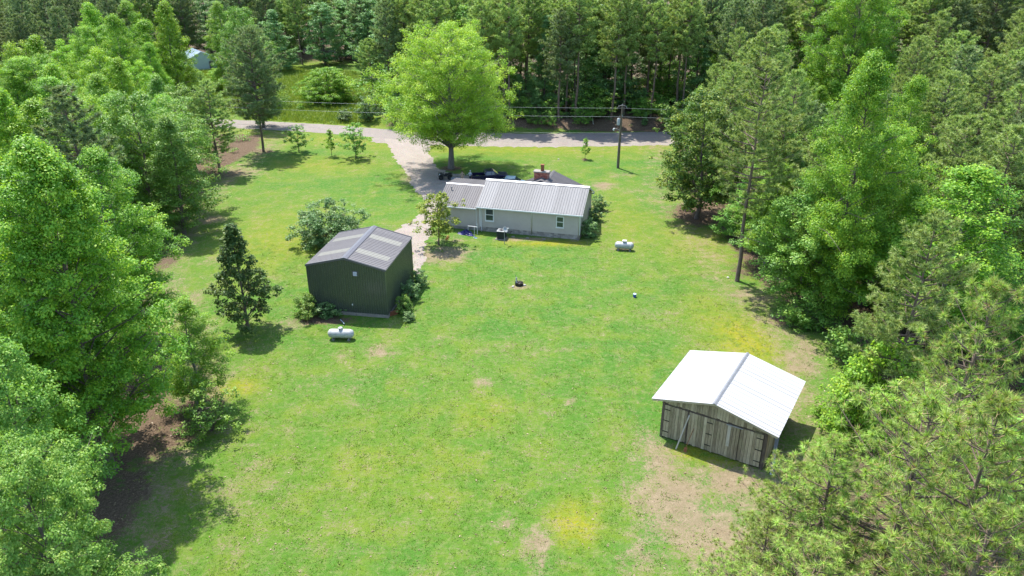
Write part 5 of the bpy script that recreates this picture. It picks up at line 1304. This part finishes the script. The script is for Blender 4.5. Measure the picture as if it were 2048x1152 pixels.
MB().tube([(0, 0, 0.303), (0, 0, 0.34)], 0.175, 14).build('lid', M['paleplastic'], bu)
MB().tube([(0.17 * math.cos(a), 0, 0.30 + 0.19 * math.sin(a)) for a in np.linspace(0, math.pi, 9)], 0.012, 5).build('handle', M['steel'], bu)

# ------------------------------------------------------------------ utility pole, transformer and wires
PX, PY = (16.05, 110.87)
up = empty('utility_pole', (PX, PY, 0), 0, 'dark wooden utility pole with transformer and lamp arm beside the road', 'utility pole')
MB().tube([(0, 0, 0), (0.03, 0, 4.5), (0.10, 0, 9.4)], [0.19, 0.16, 0.115], 12).build('pole', M['pole_wood'], up)
tr = MB().tube([(-0.33, -0.05, 6.55), (-0.33, -0.05, 7.45), (-0.33, -0.05, 7.55)], [0.25, 0.25, 0.18], 14).build('transformer', M['tank_worn'], up)
MB().tube([(-0.30, -0.05, 7.55), (-0.28, -0.05, 7.82)], 0.05, 8).build('bushing', M['ridge_grey'], tr)
MB().tube([(-0.02, -0.02, 5.75), (-0.5, -0.1, 5.98), (-0.85, -0.16, 5.95)], 0.035, 6).build('lamp_arm', M['steel'], up)
lh = MB().tube([(-0.80, -0.15, 6.02), (-1.0, -0.19, 5.98), (-1.06, -0.2, 5.88)], [0.10, 0.15, 0.12], 10).build('lamp_head', M['tank'], up)
MB().sphere((-1.02, -0.19, 5.84), 0.13, 10, 6, sc=(1, 1, 0.7)).build('lens', M['lamp_lens'], lh)
MB().tube([(-0.62, 0, 8.95), (-0.45, 0, 9.3), (0.10, 0, 9.47), (0.62, 0, 9.3), (0.80, 0, 8.95)], 0.022, 6).build('jumper_wire', M['tank'], up)
MB().tube([(0.10, 0, 9.38), (0.10, 0, 9.6)], [0.06, 0.045], 8).build('insulator', M['tank'], up)
MB().tube([(0.16, -0.14, 7.85), (0.16, -0.20, 8.0)], 0.05, 8).build('insulator', M['tank'], up)
MB().tube([(-0.21, -0.06, 0.0), (-0.16, -0.06, 6.0)], 0.032, 6).build('conduit', M['steel'], up)
for k, (dx, dy, lab) in enumerate(((-78, 9.0, 'wooden utility pole hidden among the trees at the far left'), (72, -5.0, 'wooden utility pole hidden in the pines at the right'))):
    h = height_at(PX + dx, PY + dy)
    q = empty('utility_pole', (PX + dx, PY + dy, h), 0, lab, 'utility pole')
    MB().tube([(0, 0, 0), (0, 0, 4.5), (0.05, 0, 9.4 - h)], [0.19, 0.16, 0.115], 10).build('pole', M['pole_wood'], q)
    MB().tube([(0.05, 0, 9.38 - h), (0.05, 0, 9.55 - h)], 0.05, 8).build('insulator', M['tank'], q)
def wire(z0, z1, dx, dy, sag, r, label):
    p = []
    for t in np.linspace(0, 1, 24):
        p.append((PX + 0.12 + dx * t, PY + dy * t, z0 + (z1 - z0) * t - 4 * sag * t * (1 - t)))
    tag(MB().tube(p, r, 5).build('power_line', M['steel']), label, 'power line')
wire(9.0, 9.4, -78, 9, 0.5, 0.014, 'top power line running left from the utility pole'); wire(9.0, 9.2, 72, -5, 0.4, 0.014, 'top power line running right from the utility pole')
wire(7.75, 8.1, -78, 9, 0.5, 0.015, 'second power line running left from the utility pole'); wire(7.75, 7.8, 72, -5, 0.4, 0.015, 'second power line running right from the utility pole')
wire(5.35, 5.6, -78, 9, 0.6, 0.014, 'lowest cable running left from the utility pole')
wm = (14.73, 136.12)
tag(MB().tube([(0, 0, 0), (-0.25, 0, 1.7)], 0.045, 6).build('marker_rod', M['white'], None, (wm[0], wm[1], height_at(*wm) - 0.05)), 'thin white leaning marker rod on the bank behind the road', 'marker')

# ------------------------------------------------------------------ vehicles
def wheel(parent, x, y, r, w, knob=0):
    wh = empty('wheel', (x, y, r)); wh.parent = parent
    b = MB(); n = 22; prof = [(r * 0.62, -w / 2), (r * 0.92, -w / 2), (r, -w * 0.36), (r, w * 0.36), (r * 0.92, w / 2), (r * 0.62, w / 2)]
    vs = []
    for pr, py in prof: vs += [((pr * (1.04 if knob and k % 2 else 1)) * math.cos(2 * math.pi * k / n), py, (pr * (1.04 if knob and k % 2 else 1)) * math.sin(2 * math.pi * k / n)) for k in range(n)]
    b.add(vs, [(i * n + k, i * n + (k + 1) % n, (i + 1) * n + (k + 1) % n, (i + 1) * n + k) for i in range(5) for k in range(n)], 0, not knob)
    b.build('tyre', M['rubber'], wh)
    b = MB().tube([(0, -w * 0.40, 0), (0, w * 0.40, 0)], r * 0.64, 14)
    for k in range(6):
        a = k * math.pi / 3
        b.box(0.05, r * 0.58, -w * 0.46, w * 0.46, -0.03, 0.03, M=Matrix.Rotation(a, 4, 'Y'))
    b.build('rim', M['dark_plastic'] if knob else M['steel'], wh)

def arch_profile(xs_top, wheels, r, zb):
    """lower edge of a body side with round wheel arches, walking from rear to front"""
    pts = []
    for cx in wheels:
        pts += [(cx - r * math.cos(a), max(zb, r * 0.92 + (r) * math.sin(a) * 1.0 - 0.02)) for a in np.linspace(0, math.pi, 9)]
    return pts

TR = empty('pickup_truck', (-3.21, 103.75), 0.20, 'dark navy pickup truck parked behind the house in tree shade', 'pickup truck')
TL, tw = 5.35, 0.93
for cx in (-1.62, 1.70):
    for s in (-1, 1): wheel(TR, cx, s * 0.80, 0.40, 0.27)
low = arch_profile(None, (-1.62, 1.70), 0.47, 0.46)
# front half of the body with the bonnet, then the bed sides
hood = [(2.62, 0.46), (2.68, 0.70), (2.66, 1.00), (2.55, 1.10), (1.25, 1.22), (0.95, 1.22), (-0.75, 1.20), (-0.75, 0.46)]
front_low = [(x, z) for x, z in low if x > 0]
poly = [(-0.75, 0.46)] + front_low + hood[:-1]
MB().prism(poly, -tw, tw).build('body', M['navy'], TR, bevel=0.03)
rear_low = [(x, z) for x, z in low if x < 0]
for s in (-1, 1):
    poly = [(-2.66, 0.50)] + rear_low + [(-0.76, 0.46), (-0.76, 1.22), (-2.66, 1.22)]
    MB().prism(poly, *sorted((s * tw, s * (tw - 0.12)))).build('bed_side', M['navy'], TR, bevel=0.015)
    MB().box(-2.66, -0.76, *sorted((s * (tw + 0.01), s * (tw - 0.14))), 1.222, 1.26).build('bed_rail', M['dark_plastic'], TR)
MB().box(-2.60, -0.76, -tw + 0.13, tw - 0.13, 0.58, 0.66).build('bed_floor', M['dark_plastic'], TR)
MB().box(-2.70, -2.61, -tw + 0.13, tw - 0.13, 0.56, 1.21).build('tailgate', M['navy'], TR, bevel=0.015)
MB().box(-2.85, -2.67, -tw + 0.02, tw - 0.02, 0.44, 0.60).build('rear_bumper', M['steel'], TR, bevel=0.02)
MB().box(2.60, 2.80, -tw + 0.03, tw - 0.03, 0.42, 0.66).build('front_bumper', M['dark_plastic'], TR, bevel=0.03)
MB().box(2.63, 2.70, -0.58, 0.58, 0.70, 0.98).build('grille', M['dark_plastic'], TR)
for s in (-1, 1):
    MB().box(2.56, 2.69, *sorted((s * 0.62, s * 0.90)), 0.78, 0.97).build('headlight', M['lamp_lens'], TR, bevel=0.02)
    MB().box(-2.70, -2.64, *sorted((s * 0.80, s * 0.925)), 0.80, 1.15).build('tail_light', M['rust'], TR)
    MB().box(0.95, 1.10, *sorted((s * 0.94, s * 1.12)), 1.22, 1.40).build('mirror', M['navy'], TR, bevel=0.02)
cab = [[(-0.78, 1.20), (1.22, 1.22)], [(-0.62, 1.80), (0.42, 1.82)]]
v = []
for (pts, hw) in ((cab[0], tw - 0.03), (cab[1], tw - 0.20)): v += [(pts[0][0], -hw, pts[0][1]), (pts[1][0], -hw, pts[1][1]), (pts[1][0], hw, pts[1][1]), (pts[0][0], hw, pts[0][1])]
MB().hexa(v).build('cab', M['navy'], TR, bevel=0.05)
def on_side(s, x0, x1, x2, x3, za, zb_, off):      # a pane on the slanting cab side
    f = lambda z: s * ((tw - 0.03) - 0.17 * (z - 1.2) / 0.6 + off)
    return [(x0, f(za), za), (x1, f(za), za), (x2, f(zb_), zb_), (x3, f(zb_), zb_)]
for s in (-1, 1):
    for xs in ((-0.62, 0.12, 0.12, -0.52), (0.20, 0.98, 0.46, 0.20)):
        p = on_side(s, *xs, 1.27, 1.72, 0.012); q_ = on_side(s, *xs, 1.27, 1.72, -0.02)
        MB().hexa(p + q_).build('side_window', M['glass'], TR)
MB().hexa([(1.23, -0.82, 1.25), (1.23, 0.82, 1.25), (0.52, 0.68, 1.785), (0.52, -0.68, 1.785), (1.19, -0.82, 1.22), (1.19, 0.82, 1.22), (0.48, 0.68, 1.75), (0.48, -0.68, 1.75)]).build('windscreen', M['glass'], TR)
MB().hexa([(-0.79, -0.76, 1.27), (-0.79, 0.76, 1.27), (-0.67, 0.64, 1.72), (-0.67, -0.64, 1.72), (-0.74, -0.76, 1.27), (-0.74, 0.76, 1.27), (-0.62, 0.64, 1.72), (-0.62, -0.64, 1.72)]).build('rear_window', M['glass'], TR)

CA = empty('parked_car', (0.14, 101.17), -0.12, 'pale blue car with only its roof showing over the house ridge', 'car')
for cx in (-1.25, 1.30):
    for s in (-1, 1): wheel(CA, cx, s * 0.72, 0.32, 0.2)
low = arch_profile(None, (-1.25, 1.30), 0.38, 0.30)
MB().prism([(-2.1, 0.35)] + low + [(2.1, 0.35), (2.15, 0.62), (2.0, 0.82), (0.95, 0.95), (-1.55, 1.0), (-2.05, 0.9)], -0.86, 0.86).build('body', M['paleblue'], CA, bevel=0.06)
MB().hexa([(-1.55, -0.80, 0.98), (1.05, -0.80, 0.94), (1.05, 0.80, 0.94), (-1.55, 0.80, 0.98), (-1.05, -0.62, 1.46), (0.30, -0.62, 1.47), (0.30, 0.62, 1.47), (-1.05, 0.62, 1.46)]).build('glass_house', M['glass'], CA)
MB().hexa([(-1.10, -0.66, 1.44), (0.36, -0.66, 1.45), (0.36, 0.66, 1.45), (-1.10, 0.66, 1.44), (-1.0, -0.58, 1.52), (0.25, -0.58, 1.53), (0.25, 0.58, 1.53), (-1.0, 0.58, 1.52)]).build('roof', M['paleblue'], CA, bevel=0.03)
for s in (-1, 1): MB().box(2.02, 2.16, *sorted((s * 0.5, s * 0.8)), 0.60, 0.76).build('headlight', M['lamp_lens'], CA)

AT = empty('quad_bike', (-9.62, 105.21), math.pi + 0.12, 'black quad bike parked on the gravel by the shade tree', 'quad bike')
for cx in (-0.62, 0.64):
    for s in (-1, 1): wheel(AT, cx, s * 0.45, 0.33, 0.27, 1)
MB().prism([(-0.75, 0.42), (0.75, 0.42), (0.82, 0.66), (0.45, 0.80), (0.1, 0.66), (-0.35, 0.68), (-0.85, 0.74)], -0.20, 0.20).build('body', M['dark_plastic'], AT, bevel=0.03)
MB().prism([(-0.55, 0.70), (0.12, 0.68), (0.05, 0.84), (-0.30, 0.82), (-0.58, 0.92)], -0.16, 0.16).build('seat', M['black'], AT, bevel=0.03)
for cx in (-0.62, 0.64):
    for s in (-1, 1):
        pts = [(cx + 0.46 * math.cos(a), 0.36 + 0.42 * math.sin(a)) for a in np.linspace(0.25, math.pi - 0.25, 8)]
        MB().prism(pts + [(x, z - 0.04) for x, z in reversed(pts)], *sorted((s * 0.22, s * 0.58))).build('mudguard', M['dark_plastic'], AT)
for cx, z in ((-0.78, 0.90), (0.72, 0.92)):
    b = MB()
    for k in range(5): b.tube([(cx - 0.28, -0.36 + 0.18 * k, z), (cx + 0.28, -0.36 + 0.18 * k, z)], 0.014, 5)
    for xx in (-0.28, 0.28): b.tube([(cx + xx, -0.4, z), (cx + xx, 0.4, z)], 0.014, 5)
    b.tube([(cx, -0.2, 0.72), (cx, -0.2, z)], 0.014, 5).tube([(cx, 0.2, 0.72), (cx, 0.2, z)], 0.014, 5)
    b.build('rack', M['black'], AT)
MB().tube([(0.32, 0, 0.72), (0.22, 0, 1.02)], 0.03, 6).tube([(0.12, -0.38, 1.10), (0.22, -0.12, 1.03), (0.22, 0.12, 1.03), (0.12, 0.38, 1.10)], 0.018, 6).build('handlebar', M['black'], AT)
for s in (-1, 1): MB().sphere((0.80, s * 0.14, 0.72), 0.07, 8, 6).build('headlight', M['lamp_lens'], AT)

tl = empty('hand_cart', (-7.93, 103.75), 0.15, 'low pale flat cart standing between the quad bike and the people', 'cart')
MB().box(-0.75, 0.55, -0.42, 0.42, 0.34, 0.40).build('bed', M['steel'], tl)
for s in (-1, 1): MB().box(-0.75, 0.55, *sorted((s * 0.42, s * 0.39)), 0.402, 0.58).build('side_board', M['steel'], tl)
for s in (-1, 1): wheel(tl, -0.15, s * 0.50, 0.24, 0.10)
MB().tube([(0.55, 0, 0.37), (1.1, 0, 0.40), (1.3, 0, 0.55)], 0.025, 6).build('tongue', M['steel'], tl)

# ------------------------------------------------------------------ the two people
def person(loc, rz, skel, label, top, legs, hair_cap):
    """one skinned body; skel = joint positions for arms"""
    P = empty('person', (loc[0], loc[1], 0), rz, label, 'person', 'people standing behind the house')
    V = []; E_ = []; R = []
    def j(p, r, parent=None):
        V.append(p); R.append(r)
        if parent is not None: E_.append((parent, len(V) - 1))
        return len(V) - 1
    pel = j((0, 0, 0.95), (0.15, 0.11))
    w = j((0, 0, 1.10), (0.135, 0.10), pel); ch = j((0, 0.0, 1.32), (0.16, 0.115), w); sh = j((0, 0, 1.44), (0.11, 0.085), ch)
    nk = j((0, 0.01, 1.52), (0.055, 0.055), sh); hd = j((0, -0.01, 1.60), (0.075, 0.085), nk); hd2 = j((0, -0.015, 1.68), (0.08, 0.10), hd); j((0, 0, 1.75), (0.055, 0.07), hd2)
    j((0, -0.115, 1.625), (0.016, 0.02), hd)                        # nose
    for s in (-1, 1):
        j((s * 0.085, 0.0, 1.64), (0.012, 0.02), hd)                # ears
        a = j((s * 0.10, 0, 0.90), (0.095, 0.095), pel); k = j((s * 0.11, -0.02, 0.50), (0.062, 0.062), a); f = j((s * 0.11, 0.02, 0.09), (0.042, 0.042), k); j((s * 0.125, -0.17, 0.035), (0.04, 0.03), f)
        q = skel[s]
        u = j((s * 0.19, 0, 1.42), (0.058, 0.058), sh); e = j(q[0], (0.043, 0.043), u); h = j(q[1], (0.03, 0.03), e)
        d = (Vector(q[1]) - Vector(q[0])).normalized(); pl = j(tuple(Vector(q[1]) + d * 0.07), (0.033, 0.018), h)
        side = d.cross(Vector((0, 0, 1))).normalized()
        for n_, (o_, ln) in enumerate(((-0.03, 0.075), (-0.01, 0.09), (0.01, 0.085), (0.03, 0.065))):
            m_ = j(tuple(Vector(q[1]) + d * 0.12 + side * o_), (0.009, 0.009), pl); j(tuple(Vector(q[1]) + d * (0.12 + ln) + side * o_ * 1.1 + Vector((0, 0, -0.02))), (0.008, 0.008), m_)
        j(tuple(Vector(q[1]) + d * 0.06 + side * 0.06), (0.010, 0.010), h)
    me = bpy.data.meshes.new('person_body'); me.from_pydata(V, E_, [])
    tmp = bpy.data.objects.new('tmp_body', me); COL.objects.link(tmp)
    sk = tmp.modifiers.new('skin', 'SKIN'); sb = tmp.modifiers.new('sub', 'SUBSURF'); sb.levels = 1
    for i, r in enumerate(R): me.skin_vertices[0].data[i].radius = r
    me.skin_vertices[0].data[0].use_root = True
    dg = bpy.context.evaluated_depsgraph_get()
    body = bpy.data.meshes.new_from_object(tmp.evaluated_get(dg))
    bpy.data.objects.remove(tmp)
    body.materials.clear()
    for m_ in (M['skin'], top, legs, M['dark_plastic']): body.materials.append(m_)
    for p in body.polygons:
        c = p.center; p.use_smooth = True
        el = min(skel[-1][0][2], skel[1][0][2])
        arm = abs(c.x) > 0.215
        p.material_index = 3 if c.z < 0.10 else 2 if (c.z < 1.0 and not arm) else 0 if (c.z > 1.50 or (arm and c.z < el + 0.02)) else 1
    link('body', body, P)
    MB().sphere((0, 0.01, 1.70), 0.105, 12, 8, sc=(0.92, 1.06, 0.85)).build('hair' if hair_cap is None else 'cap', hair_cap or M['hair'], P)
    return P
person((-7.04, 103.27), 0.3, {-1: [(-0.36, 0.02, 1.18), (-0.20, -0.10, 1.02)], 1: [(0.36, 0.02, 1.18), (0.20, -0.10, 1.02)]}, 'person in a pale tan shirt with hands on hips behind the house', M['tan_cloth'], M['khaki'], None)
person((-5.92, 103.51), -0.5, {-1: [(-0.27, -0.06, 1.17), (-0.36, -0.24, 1.22)], 1: [(0.25, 0.02, 1.15), (0.27, -0.10, 0.92)]}, 'person in a pale grey shirt and cap at the tail of the pickup truck', M['pale_cloth'], M['dark_cloth'], M['white'])

# ------------------------------------------------------------------ short grass, weeds, meadow grass and undergrowth
def blades(name, X, Y, per, ln, w, spread, mat, seed, label=None):
    rng = np.random.default_rng(seed)
    Z = terrain(X, Y)
    C = np.stack([X, Y, Z], -1); n = len(X)
    idx = np.repeat(np.arange(n), per); k = len(idx)
    sc_ = rng.uniform(0.6, 1.5, n)[idx]
    off = rng.normal(size=(k, 2)) * spread * sc_[:, None]
    base = C[idx] + np.column_stack([off, np.full(k, -0.01)])
    a = rng.uniform(0, 6.283, k)
    side = np.column_stack([np.cos(a), np.sin(a), np.zeros(k)]) * (w * sc_)[:, None]
    tip = base + np.column_stack([rng.normal(size=(k, 2)) * ln * 0.55 + off * 0.6, ln * rng.uniform(0.6, 1.2, k) * sc_])
    V = np.stack([base - side, base + side, tip], 1).reshape(-1, 3)
    tint = np.clip(0.5 * rng.random(n)[idx] + 0.5 * rng.random(k), 0, 1)
    return tag(link(name, array_mesh(name, V, np.arange(k * 3).reshape(k, 3), mat, tint)), label, kind='stuff')
def scatter(n, box, dens, seed):
    rng = np.random.default_rng(seed)
    X = rng.uniform(box[0], box[1], n); Y = box[2] + (box[3] - box[2]) * rng.random(n) ** 1.5
    return (lambda k: (X[k], Y[k]))(rng.random(n) < dens(X, Y))
def lawn_density(X, Y):
    d, l, y = masks(X, Y)
    ins = (poly_dist(X, Y, LEFT_WOOD) < 3) & (poly_dist(X, Y, RIGHT_WOOD) < 4)
    bx = np.cos(-0.55) * (X - 13.28) + np.sin(-0.55) * (Y - 41.45); by = -np.sin(-0.55) * (X - 13.28) + np.cos(-0.55) * (Y - 41.45)
    barn = (abs(bx) < 3.7) & (by > 0.3) & (by < 7.6)
    sx_ = np.cos(-0.17) * (X + 15.08) + np.sin(-0.17) * (Y - 62.18); sy_ = -np.sin(-0.17) * (X + 15.08) + np.cos(-0.17) * (Y - 62.18)
    barn |= (abs(sx_) < 3.8) & (sy_ > 0) & (sy_ < 8.3)
    patch = 0.5 + 0.5 * np.sin(X * 0.9 + 2 * np.sin(Y * 0.5)) * np.sin(Y * 0.8 + 2 * np.sin(X * 0.43))
    return np.where(barn, 0, (1 - np.clip(d * 1.3 + l, 0, 0.95)) * ins * (abs(X) < 0.7 * (Y * .905 + 13.6) + 2) * (0.25 + 0.75 * patch))
X, Y = scatter(60000, (-30, 28, 25, 80), lawn_density, 51)
blades('lawn_grass', X, Y, 7, 0.065, 0.022, 0.09, M['grass_blade'], 52)
X, Y = scatter(1500, (-30, 28, 25, 75), lambda x, y: lawn_density(x, y) * 0.8 + 0.1 * (lawn_density(x, y) > 0), 53)
blades('lawn_weeds', X, Y, 12, 0.08, 0.03, 0.09, M['grass_blade'], 54)
def bare_density(X, Y):
    d, l, y = masks(X, Y)
    patch = (np.sin(X * 2.1 + 3 * np.sin(Y * 0.9)) * np.sin(Y * 1.7 + 2 * np.sin(X * 1.1)) > 0.15)
    return (d > 0.5) * patch * (lawn_density(X, Y) > 0) * 0.8
X, Y = scatter(9000, (-30, 28, 25, 80), bare_density, 57)
blades('lawn_tufts', X, Y, 14, 0.09, 0.022, 0.10, M['grass_blade'], 58)
def leaf_density(X, Y):
    d, l, y = masks(X, Y)
    lw = poly_dist(X, Y, LEFT_WOOD); rw = poly_dist(X, Y, RIGHT_WOOD)
    near = np.maximum(np.exp(-np.clip(-lw, 0, 99) / 4), np.exp(-np.clip(-rw, 0, 99) / 5))
    return np.clip(np.maximum(near * 0.8, np.maximum(d * 0.6, l * 0.8)) * 0.7 + 0.001, 0, 1) * (abs(X) < 0.7 * (Y * .905 + 13.6) + 2)
rng = np.random.default_rng(59)
X, Y = scatter(42000, (-48, 42, 24, 122), leaf_density, 59)
C = np.stack([X, Y, terrain(X, Y) + 0.03], -1); nl = len(X)
t_ = unit(np.column_stack([rng.normal(size=(nl, 2)), rng.normal(size=nl) * 0.25])); b_ = unit(np.cross(np.column_stack([rng.normal(size=(nl, 2)) * 0.3, np.ones(nl)]), t_))
L_s = rng.uniform(0.045, 0.10, nl)[:, None]
V = np.stack([C - t_ * L_s, C + b_ * L_s * 0.5 + [0, 0, 0.02], C + t_ * L_s, C - b_ * L_s * 0.5 + [0, 0, 0.02]], 1).reshape(-1, 3)
tag(link('fallen_leaves', array_mesh('fallen_leaves', V, np.arange(nl * 4).reshape(nl, 4), M['dry_leaf'], rng.random(nl))), kind='stuff')
rng = np.random.default_rng(55)
X = rng.uniform(-84, -28, 26000); Y = rng.uniform(140, 206, 26000); k = poly_dist(X, Y, MEADOW) > -3
k &= (Y > road_y(X) + 4)
blades('meadow_grass', X[k], Y[k], 6, 0.5, 0.05, 0.25, M['meadow_blade'], 56)
def undergrowth(name, poly, n, seed, mat, test):
    rng = np.random.default_rng(seed); P = np.array(poly)
    X = rng.uniform(P[:, 0].min(), P[:, 0].max(), n); Y = rng.uniform(P[:, 1].min(), P[:, 1].max(), n)
    k = (poly_dist(X, Y, poly) > 1.0) & test(X, Y) & (abs(X) < 0.7 * (Y * .905 + 13.6) + 3)
    X, Y = X[k], Y[k]
    C = np.stack([X, Y, terrain(X, Y) + rng.uniform(0.1, 0.9, len(X))], -1)
    V, F, tn = leaf_cloud(rng, C, rng.uniform(0.4, 0.95, len(X)), 34, 0.22, 0.5)
    tag(link(name, array_mesh(name, V, F, mat, tn)), kind='stuff')
undergrowth('undergrowth', RIGHT_WOOD, 7000, 61, M['hardwood'], lambda x, y: (y > 16) & (y < 120) & (x > 21 + 0.06 * y))
undergrowth('undergrowth', LEFT_WOOD, 5000, 62, M['hardwood'], lambda x, y: (y > 16) & (y < 140) & (x < -30 - 0.12 * y))
undergrowth('undergrowth', FAR_WOOD, 11000, 63, M['bluegreen'], lambda x, y: y < road_y(x) + 45)
